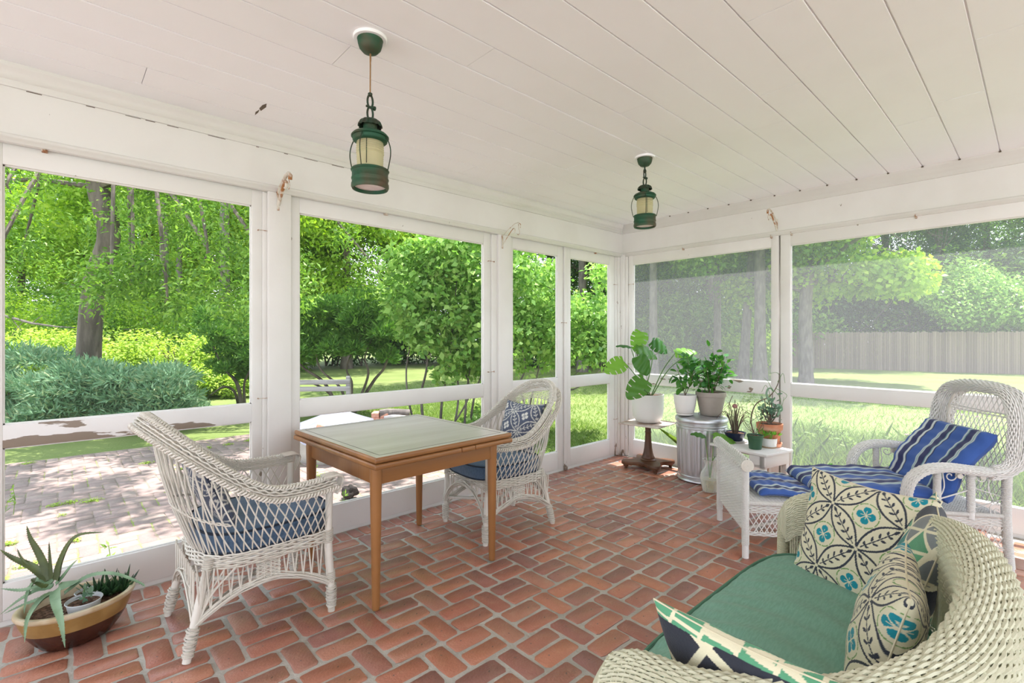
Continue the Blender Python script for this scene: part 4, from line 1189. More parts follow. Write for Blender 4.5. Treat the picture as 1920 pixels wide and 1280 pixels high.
# ------------------------------------------------------------------ printed cloth: colours of the print live on the mesh
CLOTH = {}
def print_mat(name, rough=.85, tint=(1, 1, 1)):
    m = bpy.data.materials.new(name); m.use_nodes = True; N, L = m.node_tree.nodes, m.node_tree.links
    bs = N['Principled BSDF']; bs.inputs['Roughness'].default_value = rough; bs.inputs['Sheen Weight'].default_value = .15
    at_ = N.new('ShaderNodeAttribute'); at_.attribute_name = 'Print'; L.new(at_.outputs['Color'], bs.inputs['Base Color'])
    tc = N.new('ShaderNodeTexCoord'); wv = N.new('ShaderNodeTexNoise'); wv.inputs['Scale'].default_value = 220; L.new(tc.outputs['Object'], wv.inputs['Vector'])
    bp = N.new('ShaderNodeBump'); bp.inputs['Strength'].default_value = .25; bp.inputs['Distance'].default_value = .004
    L.new(wv.outputs['Fac'], bp.inputs['Height']); L.new(bp.outputs[0], bs.inputs['Normal']); return m
PRINT = print_mat('printed_cloth')

def print_grid(name, P, C, parent=None, close=False):
    """P: (nu, nv, 3) points, C: (nu, nv, 3) colours of the print"""
    nu, nv = P.shape[:2]
    i, j = np.meshgrid(np.arange(nu - 1), np.arange(nv - 1), indexing='ij')
    F = np.stack([i * nv + j, (i + 1) * nv + j, (i + 1) * nv + j + 1, i * nv + j + 1], -1).reshape(-1, 4)
    me = npmesh(name, P.reshape(-1, 3), F, PRINT, smooth=True)
    ca = me.color_attributes.new('Print', 'FLOAT_COLOR', 'POINT')
    ca.data.foreach_set('color', np.concatenate([C.reshape(-1, 3), np.ones((nu * nv, 1))], 1).astype(np.float32).ravel())
    return me

def lin(c): return tuple(((v / 255.) / 12.92 if v <= 10 else ((v / 255. + .055) / 1.055) ** 2.4) for v in c)

def leaf_print(x, y, p, ground, line, flower, ring, rot=.785, ox=0, oy=0):
    """leaf shapes along a square lattice, sprigs inside, a four petalled flower in a dashed ring between them"""
    c, s = cos(rot), sin(rot); a = (x * c + y * s) / p + ox; b = (-x * s + y * c) / p + oy
    C = np.ones(x.shape + (3,)) * np.array(ground)
    for (u, v) in ((a, b), (b, a)):
        d = v - np.round(v); q = u - np.floor(u); w = .205 * np.sin(pi * q) ** .9
        ad = np.abs(d)
        ol = (np.abs(ad - w) < .021) & (q > .03) & (q < .97)
        stem = (ad < .011) & (q > .10) & (q < .86)
        k = (q * 6.0 + .25) % 1.0
        e1, e2 = (k - .5) / 6.0, ad - .052 * (w / .205) - .006
        u1, u2 = e1 * .72 + e2 * .69, -e1 * .69 + e2 * .72
        lf = ((u1 / (.056 * (w / .205))) ** 2 + (u2 / .022) ** 2 < 1) & (q > .14) & (q < .86)
        tipl = (ad < .03 * (1 - ((q - .85) / .07) ** 2)) & (q > .78) & (q < .92)
        C[ol | stem | lf | tipl] = line
    fx, fy = a - np.floor(a) - .5, b - np.floor(b) - .5
    r = np.hypot(fx, fy); th = np.arctan2(fy, fx)
    pet = (r < .185 * np.abs(np.sin(2 * th)) ** .30) & (np.minimum(np.abs(fx), np.abs(fy)) > .010) & (r > .02)
    vein = (np.abs(np.abs(fx) - np.abs(fy)) < .006) & (r < .10)
    C[pet & ~vein] = flower
    if ring is not None: C[(np.abs(r - .255) < .011) & (((th * 8 / (2 * pi)) % 1.0) > .16)] = ring
    return C

def geo_print(x, y, p, seed=0):
    """bold angular print: cream bands between dark and green fields"""
    cream, navy, green, teal, grey, lime = [np.array(lin(c)) for c in ((226, 220, 190), (38, 44, 58), (88, 158, 120), (0, 120, 118), (120, 126, 128), (140, 165, 80))]
    a = (x + .42 * y) / p; b = (y * .9 - .35 * x) / (p * .8)
    ia, ib = np.floor(a), np.floor(b); fa, fb = a - ia, b - ib
    h = (np.sin(ia * 12.9898 + ib * 78.233 + seed) * 43758.5453) % 1.0
    C = np.ones(x.shape + (3,)) * navy
    C[h > .42] = green; C[h > .66] = teal; C[h > .80] = grey; C[h > .90] = lime
    di = (fa + fb) > 1; C[di & (h < .5)] = np.array(green) * .9; C[di & (h < .22)] = navy
    band = (fa < .14) | (fb < .13) | ((np.abs(fa + fb - 1) < .07) & (h > .2))
    C[band] = cream; return C

def pillow(name, label, cat, size, T, center, wdir, updir, fn, group=None, n=110, seed=0, back=None, edge=None, pinch=.10, parent=None):
    """throw pillow: two puffed faces that meet in a seam with pointed corners"""
    W_ = Vector(wdir).normalized(); N_ = W_.cross(Vector(updir)).normalized(); U_ = N_.cross(W_)
    u = np.linspace(-1, 1, n); uu, vv = np.meshgrid(u, u, indexing='ij')
    uu = np.sign(uu) * (1 - (1 - np.abs(uu)) ** 1.25); vv = np.sign(vv) * (1 - (1 - np.abs(vv)) ** 1.25)
    sw, sh = (size, size) if np.isscalar(size) else size
    X = uu * sw / 2 * (1 - pinch * (1 - vv ** 2)); Y = vv * sh / 2 * (1 - pinch * (1 - uu ** 2))
    th = T * (np.clip(1 - uu ** 2, 0, 1) * np.clip(1 - vv ** 2, 0, 1)) ** .42
    rs = np.random.RandomState(seed); ph = rs.rand(6) * 6
    wr = .0035 * np.sin(X * 38 + ph[0] + 2 * np.sin(Y * 16)) * np.sin(Y * 30 + ph[1]) * np.clip(th / T, 0, 1) + .003 * np.cos(np.arctan2(vv, uu) * 12 + ph[2]) * np.clip(np.maximum(abs(uu), abs(vv)) - .5, 0, 1)
    o = None
    faces = []
    for sg in (1, -1):
        P = np.stack([X, Y, sg * (th + wr * (th > 1e-4))], -1)
        if sg < 0: P = P[::-1]
        XX = X * (1 + .22 * T / sw * 2.2 * abs(uu) ** 3); YY = Y * (1 + .22 * T / sh * 2.2 * abs(vv) ** 3)
        if sg < 0: XX, YY = XX[::-1], YY[::-1]
        faces.append((P, (fn if sg > 0 or back is None else back)(XX + 1.0, YY + 1.0)))
    # one mesh of the two faces
    nu = n; allP = np.concatenate([f[0].reshape(-1, 3) for f in faces]); allC = np.concatenate([f[1].reshape(-1, 3) for f in faces])
    i, j = np.meshgrid(np.arange(nu - 1), np.arange(nu - 1), indexing='ij')
    F = np.stack([i * nu + j, (i + 1) * nu + j, (i + 1) * nu + j + 1, i * nu + j + 1], -1).reshape(-1, 4)
    me = npmesh(name, allP, np.concatenate([F, F + nu * nu]), PRINT, smooth=True)
    ca = me.color_attributes.new('Print', 'FLOAT_COLOR', 'POINT')
    ca.data.foreach_set('color', np.concatenate([allC, np.ones((len(allC), 1))], 1).astype(np.float32).ravel())
    root = tag(link(name, me), label, cat, group)
    M = Matrix((W_, U_, N_)).transposed().to_4x4(); M.translation = Vector(center)
    root.matrix_world = M
    ring = [(x, y) for x, y in zip(X[:, 0], Y[:, 0])] + [(x, y) for x, y in zip(X[-1, 1:], Y[-1, 1:])] + [(x, y) for x, y in zip(X[::-1, -1][1:], Y[::-1, -1][1:])] + [(x, y) for x, y in zip(X[0, ::-1][1:-1], Y[0, ::-1][1:-1])]
    sb = MB(); sb.tube([(x, y, 0) for x, y in ring], .0022, 4, closed=True); sb.build('seam', edge, root)
    return root

# ---------- the two armchairs
BLUEP = lambda x, y: leaf_print(x, y, .17, lin((78, 86, 106)), lin((206, 204, 196)), lin((214, 212, 204)), None, rot=.5)
ac = make_armchair()
cu = cushion('seat_cushion', .275, .262, .085, DENIM, ac, (.045, 0, .392), ex=3.2, puff=.022, pmat=DENIM_D, seed=2)
ac.location = (.672, 2.545, 0); ac.rotation_euler[2] = 0
tag(ac, 'white wicker armchair at the near end of the table, back to the left window', 'armchair', 'matching wicker armchairs at the table')
ac2 = copy_tree(ac); ac2.location = (2.265, 2.575, 0); ac2.rotation_euler[2] = radians(174)
ac2['label'] = 'white wicker armchair at the far end of the table, facing the camera'
SEAM_B, SEAM_C = mat('slate_seam', lin((50, 56, 74)), .9), mat('cream_seam', lin((214, 206, 178)), .9)
pillow('throw_pillow', 'slate blue leaf print pillow lying inside the near armchair', 'pillow', .36, .055, (.50, 2.545, .625), (0, 1, 0), (-.42, 0, .9), BLUEP, 'slate blue leaf print pillows', edge=SEAM_B, seed=3, n=100)
pillow('throw_pillow', 'slate blue leaf print pillow standing in the far armchair', 'pillow', .36, .055, (2.445, 2.56, .655), (.1, -1, 0), (.40, .04, .92), BLUEP, 'slate blue leaf print pillows', edge=SEAM_B, seed=4, n=100)

# ================================================================== TABLE
WOOD = mat('honey_wood', (.36,.165,.055), .38, c2=(.22,.09,.028), scale=5, stretch=(1, 1, .12), lo=.35, hi=.7, bump=.12, bscale=40, coat=.15)
WOODX = mat('honey_wood_rail', (.36,.165,.055), .38, c2=(.20,.085,.028), scale=5, stretch=(.15, 1, 1), lo=.35, hi=.7, bump=.12, bscale=40, coat=.15)
WOODT = mat('bleached_table_top', (.66,.64,.60), .24, spec=.8, c2=(.56,.53,.47), scale=5, stretch=(.22, 1.4, 1), lo=.35, hi=.7, bump=.06, bscale=60)
BLACK = mat('dark_inlay', (.03,.025,.02), .5)
tb = thing('dining_table', 'square wooden draw leaf table with a bleached top and round legs', 'table', (1.478, 2.545, 0), radians(1.6))
hx, hy = .432, .480
b = MB(); b.cbox((-hx, -hy, .719), (hx, hy, .745), .007); b.build('edge_band', WOODX, tb)
b = MB(); b.box((-hx + .012, -hy + .012, .744), (hx - .012, hy - .012, .7458)); b.build('table_top', WOODT, tb, smooth=False)
b = MB()
for (x0, y0, x1, y1) in ((-hx+.045, -hy+.045, hx-.045, -hy+.048), (-hx+.045, hy-.048, hx-.045, hy-.045), (-hx+.045, -hy+.045, -hx+.048, hy-.045), (hx-.048, -hy+.045, hx-.045, hy-.045)):
    b.box((x0, y0, .7455), (x1, y1, .7463))
b.build('inlay_line', BLACK, tb, smooth=False)
for x0, x1 in ((-hx - .004, .065), (.068, .158), (.161, hx + .004)):
    b = MB(); b.cbox((x0, -hy - .004, .690), (x1, hy + .004, .716), .007); b.build('draw_leaf', WOODX, tb)
LX, LY = .372, .375
for sy in (-1, 1):
    b = MB(); b.cbox((-LX, sy * (LY + .005) - .011, .595), (LX, sy * (LY + .005) + .011, .692), .002); b.build('apron', WOODX, tb)
for sx in (-1, 1):
    b = MB(); b.cbox((sx * LX - .011, -LY, .595), (sx * LX + .011, LY, .692), .002); b.build('apron', WOOD, tb)
for sx in (-1, 1):
    for sy in (-1, 1):
        b = MB(); b.lathe([(.0, 0), (.017, 0), (.0185, .003), (.0185, .012), (.019, .02), (.028, .60), (.029, .62), (.029, .692), (0, .692)], (sx * LX, sy * LY, 0), 20); b.build('leg', WOOD, tb)

# ================================================================== LANTERNS
VERD = mat('verdigris_copper', (.02,.085,.045), .55, c2=(.10,.065,.04), scale=7, lo=.42, hi=.68, bump=.25, bscale=50, metal=.35)
VERD_D = mat('dark_bronze', (.05,.04,.028), .55, c2=(.02,.06,.035), scale=14, metal=.4)
CORD = mat('old_cord', (.28,.16,.07), .8)
GLASS_L = mat('ribbed_lantern_glass', (.80,.77,.58), .10, c2=(.66,.62,.42), scale=9, lo=.4, hi=.7, spec=.6)
_n, _l = GLASS_L.node_tree.nodes, GLASS_L.node_tree.links
_t = _n.new('ShaderNodeBsdfTransparent'); _t.inputs[0].default_value = (.97, .95, .82, 1); _r = _n.new('ShaderNodeBsdfTranslucent'); _r.inputs[0].default_value = (.92, .89, .72, 1)
_a, _b = _n.new('ShaderNodeMixShader'), _n.new('ShaderNodeMixShader'); _a.inputs[0].default_value = .55; _b.inputs[0].default_value = .62
_l.new(_n['Principled BSDF'].outputs[0], _a.inputs[1]); _l.new(_r.outputs[0], _a.inputs[2]); _l.new(_t.outputs[0], _b.inputs[1]); _l.new(_a.outputs[0], _b.inputs[2]); _l.new(_b.outputs[0], _n['Material Output'].inputs['Surface'])
BULB = mat('frosted_bulb', (.85,.82,.74), .4)
DISC = mat('lantern_bottom_disc', (.86,.76,.75), .5, c2=(.92,.85,.83), scale=20)  # colour lightened to stand for daylight glowing through frosted glass
def lantern(x, y, zb, label, short):
    """zb: height of the lower rim; hangs from a rose on the ceiling"""
    L = thing('ship_lantern', label, 'pendant lamp', (x, y, zb), group='green ship lanterns hanging from the ceiling')
    top = ZC - zb
    b = MB(); b.lathe([(0, top - .012), (.064, top - .012), (.066, top - .009), (.066, top), (0, top)], n=36); b.build('ceiling_rose', PAINT_CEIL, L)
    b = MB(); b.lathe([(.0, top - .066), (.008, top - .066), (.030, top - .060), (.043, top - .045), (.048, top - .028), (.050, top - .014), (.052, top - .010), (.0, top - .010)], n=32); b.build('canopy', VERD, L)
    if not short:
        b = MB(); b.tube([(0, 0, top - .06), (.001, 0, .5), (0, 0, .385)], .0028, 6); b.tube([(.003, 0, top - .065), (.004, .002, top - .09), (.002, 0, top - .10)], .002, 5); b.build('cord', CORD, L)
    else:
        b = MB(); b.tube([(0, 0, top - .06), (0, 0, .372)], .005, 8); b.lathe([(.004, .388), (.010, .384), (.011, .372), (.005, .366)], n=12); b.build('stem', VERD_D, L)
    # shackle links
    def link_loop(z0, z1, w, ax, r=.0045):
        zc, h = (z0 + z1) / 2, (z1 - z0) / 2
        return [((w * cos(a) * (1 if ax == 0 else 0)), (w * cos(a) * (1 if ax == 1 else 0)), zc + h * sin(a)) for a in np.linspace(0, 2 * pi, 21)[:-1]]
    b = MB(); b.tube(link_loop(.330, .382, .0115, 0), .0042, 7, closed=True); b.tube(link_loop(.278, .334, .0120, 1 if short else 0), .0042, 7, closed=True)
    b.lathe([(.003, .376), (.0085, .378), (.009, .388), (.004, .392)], n=12); b.build('shackle', VERD_D, L)
    b = MB(); b.tube([(-.017, 0, .333), (.022, 0, .333)], .0048, 8); b.lathe([(0, 0), (.009, .001), (.009, .008), (0, .009)], (0, 0, 0), 8, M=Matrix.Translation((.014, 0, .333)) @ Matrix.Rotation(pi / 2, 4, 'Y')); b.build('shackle_bolt', VERD_D, L)
    # fluted cap
    def cap(u, v):
        a = u * 2 * pi; r = .012 + .034 * sin(v * pi / 2) * (1 + .085 * v * cos(a * 14)); return (r * cos(a), r * sin(a), .283 - .030 * v ** 2.2)
    b = MB(); b.grid(cap, 112, 9, wrap_u=True); b.lathe([(0, .286), (.012, .285), (.013, .279), (0, .278)], n=16); b.build('vent_cap', VERD_D, L)
    b = MB(); b.lathe([(.027, .222), (.027, .262), (.024, .264), (.0, .264)], n=24)
    b.lathe([(.027, .236), (.045, .232), (.066, .222), (.070, .218), (.074, .213), (.074, .209), (.068, .207), (.068, .195), (.062, .190), (.052, .188), (.05, .200), (.02, .21)], n=40); b.build('top_flange', VERD, L)
    for k in range(8):
        a = k * pi / 4; b = MB(); b.lathe([(0, 0), (.003, 0), (.003, .002), (0, .002)], n=8, M=Matrix.Translation((.027 * cos(a), .027 * sin(a), .244)) @ Matrix.Rotation(a, 4, 'Z') @ Matrix.Rotation(pi / 2, 4, 'Y')); 
        if k < 4: b.build('vent_hole', BLACK, L)
    prof = [(.050, .072)]
    for k in range(26):
        z = .076 + .114 * k / 25; prof.append((.0495 + .0035 * (1 if k % 2 else 0) * (1.0 if k > 13 else .35) + .002 * sin(pi * k / 25), z))
    b = MB(); b.lathe(prof + [(.046, .190), (.046, .072)], n=40, closed=True); b.build('ribbed_glass', GLASS_L, L)
    b = MB(); b.lathe([(0, .10), (.012, .105), (.024, .125), (.028, .145), (.022, .165), (.012, .178), (.012, .20), (0, .20)], n=20); b.build('bulb', BULB, L)
    b = MB(); b.lathe([(.050, .077), (.062, .077), (.073, .079), (.0755, .075), (.074, .071), (.071, .069), (.071, .046), (.0725, .044), (.0735, .040), (.0725, .037), (.071, .035), (.071, .024), (.0735, .020), (.074, .008), (.070, .0), (.064, .001), (.062, .012), (.062, .06), (.05, .070)], n=44); b.build('base_ring', VERD, L)
    b = MB(); b.lathe([(0, .013), (.0625, .013), (.0625, .016), (0, .016)], n=36); b.build('bottom_disc', DISC, L)
    for k in range(4):
        a = k * pi / 2 + .65; b = MB()
        P = [(r * cos(a), r * sin(a), z) for r, z in ((.069, .205), (.078, .19), (.086, .165), (.088, .14), (.085, .115), (.076, .074))]
        b.tube(catmull(P, 18), .0022, 6); b.build('guard_wire', VERD_D, L)
    b = MB(); b.tube([(.0525 * cos(-2.3), .0525 * sin(-2.3), .205), (.054 * cos(-2.3), .054 * sin(-2.3), .09)], .0018, 5); b.build('glass_stay', VERD_D, L)
    return L
lantern(.932, 1.851, 1.893, 'green ship lantern hanging on a long cord, the one nearer the camera', False)
lantern(2.912, 1.827, 2.034, 'green ship lantern on a short stem in front of the corner, the farther one', True)

# ================================================================== BRACKETS
IRON_W = mat('painted_iron', (.70,.66,.58), .6, c2=(.36,.15,.05), scale=16, lo=.50, hi=.60, bump=.3, bscale=80)
def bracket(p, ang, s, label, hookdrop=True, fat=1.0):
    t = thing('plant_bracket', label, 'bracket', p, ang, 'rusty plant brackets on the posts')
    b = MB(); b.cbox((.0, -.007, -.105), (.005, .007, .02), .001); b.build('back_plate', IRON_W, t)
    b = MB(); b.tube([(.003, 0, .0), (.05 * s, 0, .028 * s), (.10 * s, 0, .050 * s), (.125 * s, 0, .052 * s), (.142 * s, 0, .040 * s), (.140 * s, 0, .022 * s)], .0045 * fat, 6, flat=.6)
    b.tube(catmull([(.003, 0, -.05 * s), (.045 * s, 0, -.008 * s), (.085 * s, 0, .026 * s), (.100 * s, 0, .020 * s), (.098 * s, 0, .004 * s), (.084 * s, 0, .002 * s)], 16), .004 * fat, 6, flat=.6)
    b.build('arm', IRON_W, t)
    b = MB(); b.tube(catmull([(.126 * s, 0, .046 * s), (.128 * s, 0, .02 * s), (.136 * s, 0, .002 * s), (.126 * s, 0, -.012 * s), (.115 * s, 0, -.004 * s)], 12), .0022, 6); b.build('hook', RUST, t)
    return t
bracket((.985, 3.147, 2.165), -pi / 2, 1.5, 'rusty white plant bracket on the post between the left window and the table window', fat=2.6)
bracket((2.80, 3.147, 2.155), -pi / 2, 1.6, 'slim rusty plant bracket on the post above the far armchair')
bracket((4.567, 1.565, 2.29), pi, 1.5, 'rusty white plant bracket on the beam above the right hand post', fat=1.6)

# ================================================================== CHAISE
CO, CA = (2.97, 1.19), radians(-52.3)
ch = thing('wicker_chaise', 'pale wicker chaise longue with a high rolled back in front of the wide right screen', 'chaise longue', (CO[0], CO[1], 0), CA)
CW = .60
mirw = lambda h: h + [(x, CW - y, z) for x, y, z in h[::-1]]
# legs and posts
def wrapped(name, P, r, parent, mw=WICK_W, tip=True):
    Q = catmull(P, 16) if len(P) > 2 else resample(P, 8)
    b = MB(); b.tube(Q, r, 10); o = b.build(name, mw, parent)
    w = MB(); helix(w, Q[1:] if tip else Q, r + .0008, .0062, .0032, 1, 4, 0, per=8); tag(w.build('cane_wrapping', mw, o), kind='stuff')
    return o
for y in (0.0, CW):
    wrapped('front_leg', [(0, y, .0), (0, y, .535)], .0185, ch)
    wrapped('arm_post', [(.997, y, .30), (.997, y, .555)], .016, ch); wrapped('arm_post', [(1.161, y, .30), (1.161, y, .565)], .017, ch)
    wrapped('back_leg', [(1.35, y, 0), (1.33, y, .30), (1.335, y, .58)], .020, ch)
    wrapped('middle_leg', [(.86, y, 0), (.86, y, .32)], .018, ch)
# rolled bolster at the foot
def roll(b, P, fn_wid, fn_thk, upv, nrow, spacing, amp, r, close=False):
    """woven roll: rows run along P round an elliptical section"""
    P = np.asarray(P); L = np.linalg.norm(np.diff(P, axis=0), axis=1).sum(); K = max(4, int(L / spacing)) * 2 + 1
    P = resample(P, K); T = np.gradient(P, axis=0); T /= np.linalg.norm(T, axis=1)[:, None]
    t = np.linspace(0, 1, K); U = np.array([upv(q) for q in t], float); W_ = np.cross(T, U); W_ /= np.linalg.norm(W_, axis=1)[:, None] + 1e-9; U = np.cross(W_, T)
    wd, tk = np.array([fn_wid(q) for q in t]), np.array([fn_thk(q) for q in t])
    for k in range(nrow):
        a = 2 * pi * k / nrow; ph = (np.arange(K) + 2 * (k % 2)) * pi / 2
        e = 1 + amp * np.cos(ph) / np.maximum(tk, .01)
        b.tube(P + W_ * (wd * cos(a) * e)[:, None] + U * (tk * sin(a) * e)[:, None], r, 4, cap=False)
b = MB(); roll(b, [(0, -.035, .548), (0, CW + .035, .548)], lambda q: .030, lambda q: .034, lambda q: (0, 0, 1), 26, .020, .0022, .0036)
tag(b.build('foot_bolster', WICK_W, ch), kind='stuff')
for y, s in ((-.038, -1), (CW + .038, 1)):
    b = MB()
    for k in range(5): b.tube([(.006 + .0065 * k) * np.array((cos(a), 0, sin(a))) + np.array((0, y + s * .004 * (1 - k / 5), .548)) for a in np.linspace(0, 2 * pi, 17)[:-1]], .0042, 5, closed=True)
    b.lathe([(0, 0), (.034, 0), (.034, .003), (0, .003)], n=20, M=Matrix.Translation((0, y - s * .003, .548)) @ Matrix.Rotation(pi / 2, 4, 'X'))
    tag(b.build('bolster_end', POLE_W, ch), kind='stuff')
# foot panel and aprons
def plane_s(o, e, x0=0.0):
    o, e = np.array(o, float), np.array(e, float)
    def S(t, v):
        t, v = np.broadcast_arrays(np.asarray(t, float), np.asarray(v, float)); p = o + t[..., None] * e; p = p.copy(); p[..., 2] = v; return p
    return S
SF = plane_s((0, 0, 0), (0, CW, 0))
b = MB(); weave(b, SF, np.arange(.150, .520, .0085), .02, .98, 24, .0034, .0037); stakes(b, SF, np.linspace(.03, .97, 24), .14, .53, .003)
tag(b.build('foot_panel', WICK_W, ch), kind='stuff')
for y in (0, CW):
    SA = plane_s((0, y, 0), (1.35, 0, 0)); b = MB()
    weave(b, SA, np.arange(.268, .322, .0085), .0, 1, 54, .0034, .0038); weave(b, SA, (.135, .1435, .152), 0, 1, 54, .0034, .0036)
    tag(b.build('side_rail', WICK_W, ch), kind='stuff')
    b = MB()
    for k in range(-2, 50):
        for sg in (-1, 1):
            x0 = k / 46.; x1 = x0 + sg * .052
            if 0 <= x0 <= 1 and 0 <= x1 <= 1: b.tube([(x0 * 1.35, y + .002 * sg, .268), (x1 * 1.35, y + .002 * sg, .152)], .0028, 4)
    tag(b.build('side_lattice', WICK_W, ch), kind='stuff')
    wrapped('side_pole', [(0, y, .322), (1.35, y, .322)], .011, ch, tip=False)
b = MB()
SD = lambda t, v: np.stack(np.broadcast_arrays(np.asarray(t, float) * 1.34 + .005, np.asarray(v, float), .318 + 0 * np.asarray(t, float)), -1)
weave(b, SD, np.arange(.015, CW - .01, .0088), 0, 1, 66, .003, .0037)
b.box((.0, .01, .308), (1.34, CW - .01, .312))
tag(b.build('seat_deck', WICK_W, ch), kind='stuff')
b = MB(); b.tube([(.02, .02, .17), (.9, CW - .02, .17)], .010, 8); b.build('stretcher', POLE_W, ch)
# arms flow into the high rolled back
half = [(.845, 0, .335), (.845, 0, .42), (.868, -.004, .505), (.935, -.008, .560), (1.04, -.012, .578), (1.18, -.014, .566), (1.295, -.016, .566), (1.365, -.016, .625), (1.39, -.010, .74), (1.405, .004, .86), (1.415, .06, .955), (1.42, .16, .992), (1.42, .30, 1.0)]
rimf = half + [(x, CW - y, z) for x, y, z in half[-2::-1]]
RP = catmull(rimf, 220)
RP = resample(RP, 220)
Lr = np.concatenate([[0], np.cumsum(np.linalg.norm(np.diff(RP, axis=0), axis=1))]); Lr /= Lr[-1]
def upv(q):
    p = np.array([np.interp(q, Lr, RP[:, k]) for k in range(3)])
    m = min(q, 1 - q)
    if p[0] < 1.25: return (0, 0, 1) if p[2] > .54 else (-1.0, 0, .4)
    o = np.array((-.45, (p[1] - CW / 2) * .0, 0)) + np.array((0, p[1] - CW / 2, (p[2] - .72))) * 0
    rad = np.array((0, p[1] - CW / 2, p[2] - .66)); rad /= np.linalg.norm(rad) + 1e-9
    return tuple(rad + np.array((.15, 0, 0)))
def wid(q):
    m = min(q, 1 - q); return np.interp(m, [0, .06, .14, .24, .30, .5], [.030, .036, .042, .040, .060, .066])
def thk(q):
    m = min(q, 1 - q); return np.interp(m, [0, .06, .14, .24, .30, .5], [.020, .022, .020, .022, .030, .034])
b = MB(); roll(b, RP, wid, thk, upv, 34, .021, .0028, .0043)
tag(b.build('rolled_rim', WICK_W, ch), kind='stuff')
# open diamond lattice of the back
bx = lambda z: np.interp(z, [.40, .66, .95], [1.335, 1.372, 1.412])
def inside(y, z):
    if z > .985 or z < .36: return False
    if z > .80:
        dz = max(0, z - .84); dy = abs(y - CW / 2); return (max(0, dy - .16) / .125) ** 2 + (dz / .135) ** 2 < 1
    return abs(y - CW / 2) < .285
b = MB()
for sg in (-1, 1):
    for k in range(-16, 34):
        run = []
        for z in np.linspace(.36, .98, 32):
            y = k * .036 - .30 + sg * (z - .36) * .52 + (.3 if sg < 0 else 0)
            if inside(y, z): run.append((bx(z) + .002 * sg, y, z))
            elif len(run) > 1: b.tube(run, .0028, 4); run = []
            else: run = []
        if len(run) > 1: b.tube(run, .0028, 4)
tag(b.build('back_lattice', WICK_W, ch), kind='stuff')
for z in (.845, .862): 
    b = MB(); b.tube([(bx(z) + .006, .02, z), (bx(z) + .006, .3, z - .004), (bx(z) + .006, CW - .02, z)], .0042, 6); b.build('back_band', WICK_W, ch)
for y in (.06, CW - .06):
    b = MB(); b.tube([(1.355, y - (.02 if y < .3 else -.02), .33), (1.40, y, .86), (1.418, y + (.03 if y < .3 else -.03), .975)], .009, 8); b.build('back_strut', POLE_W, ch)
b = MB(); b.tube([(1.45, .12, .70), (1.43, .22, .93)], .009, 8); b.tube([(1.42, .16, .80), (1.46, .50, .99)], .009, 8)
# scrolls under the arms
for y in (0, CW):
    for (cx, cz, s) in ((1.062, .53, 1), (1.215, .53, -1), (1.29, .35, 1)):
        b = MB(); P = [(cx + s * (.004 + .0042 * a) * cos(a * s) , y, cz + (.004 + .0042 * a) * sin(a)) for a in np.linspace(0, 9, 34)]
        b.tube(P, .0032, 6); b.tube(catmull([P[-1], (cx - s * .03, y, cz - .06), (cx - s * .05, y, cz - .12)], 10), .0032, 6); b.build('scroll', WICK_W, ch)
    for (cx, cz) in ((1.105, .532), (1.215, .532)):
        b = MB(); b.lathe([(0, -.011), (.014, -.011), (.016, 0), (.014, .011), (0, .011)], n=16, M=Matrix.Translation((cx, y, cz)) @ Matrix.Rotation(pi / 2, 4, 'X')); b.build('knob', POLE_W, ch)
    b = MB(); b.tube([(1.01, y, .40), (1.15, y, .455)], .004, 6); b.tube([(1.17, y, .47), (1.33, y, .42), (1.18, y, .36)], .004, 6); b.build('side_brace', WICK_W, ch)

# striped mattress in three sections
def stripe(w):
    """w: metres across the mattress"""
    blue, navy, white, sage, ink = [np.array(lin(c)) for c in ((52, 88, 160), (34, 40, 92), (206, 214, 214), (120, 160, 165), (22, 26, 60))]
    q = (w / .176) % 1.0; C = np.ones(np.shape(w) + (3,)) * blue
    C[(q > .50)] = navy
    for c0, col, h in ((.50, white, .026), (.545, sage, .014), (.58, white, .014), (.96, white, .026), (.915, sage, .014), (.88, white, .014), (.47, ink, .012)):
        C[np.abs(q - c0) < h] = col
    return C
def pad(name, label, path, wid0, wid1, T, group=None, seed=0, n=90, sag=.0, off=0.0):
    """soft pad that follows a path in the (x, z) plane, between two widths"""
    Q = resample(catmull(path, 60), n); N2 = np.stack([-np.gradient(Q[:, 1]), np.gradient(Q[:, 0])], 1); N2 /= np.linalg.norm(N2, axis=1)[:, None]
    m = 100; w = np.linspace(0, 1, m); prof = []
    top = np.linspace(0, 1, 70)
    rs = np.random.RandomState(seed); ph = rs.rand(8) * 6
    P = np.zeros((n, 2 * 70, 3)); Wd = np.zeros((n, 140))
    s = np.linspace(0, 1, n)
    end = np.clip(np.minimum(s, 1 - s) / .05, 0, 1) ** .5
    for j in range(140):
        v = top[j] if j < 70 else top[139 - j]; up = 1 if j < 70 else -1
        edge = np.clip(min(v, 1 - v) / .07, 0, 1) ** .5
        y = wid0 + (wid1 - wid0) * v
        wr = .004 * np.sin(s * 21 + ph[0] + 3 * sin(v * 4 + ph[1])) * (.4 + .6 * np.sin(v * 8 + ph[2]) ** 2) + .002 * np.sin(s * 47 + v * 9 + ph[3]) + .003 * np.sin(v * 17 + ph[4] + 2 * s)
        h = T * .5 * edge * end + (wr * edge * end if up > 0 else 0)
        sk = .015 * np.sin(s * 5 + ph[5]) + .006 * np.sin(s * 19 + ph[6])
        P[:, j, 0] = Q[:, 0] + up * N2[:, 0] * h; P[:, j, 2] = Q[:, 1] + up * N2[:, 1] * h; P[:, j, 1] = y + sk * .6
        Wd[:, j] = v * (wid1 - wid0) + .02 * up * 0 + off
    me = print_grid(name, P, stripe(Wd))
    o = tag(link(name, me), label, 'cushion', group); o.location = (CO[0], CO[1], 0); o.rotation_euler[2] = CA
    return o
g_ = 'blue striped chaise cushions'
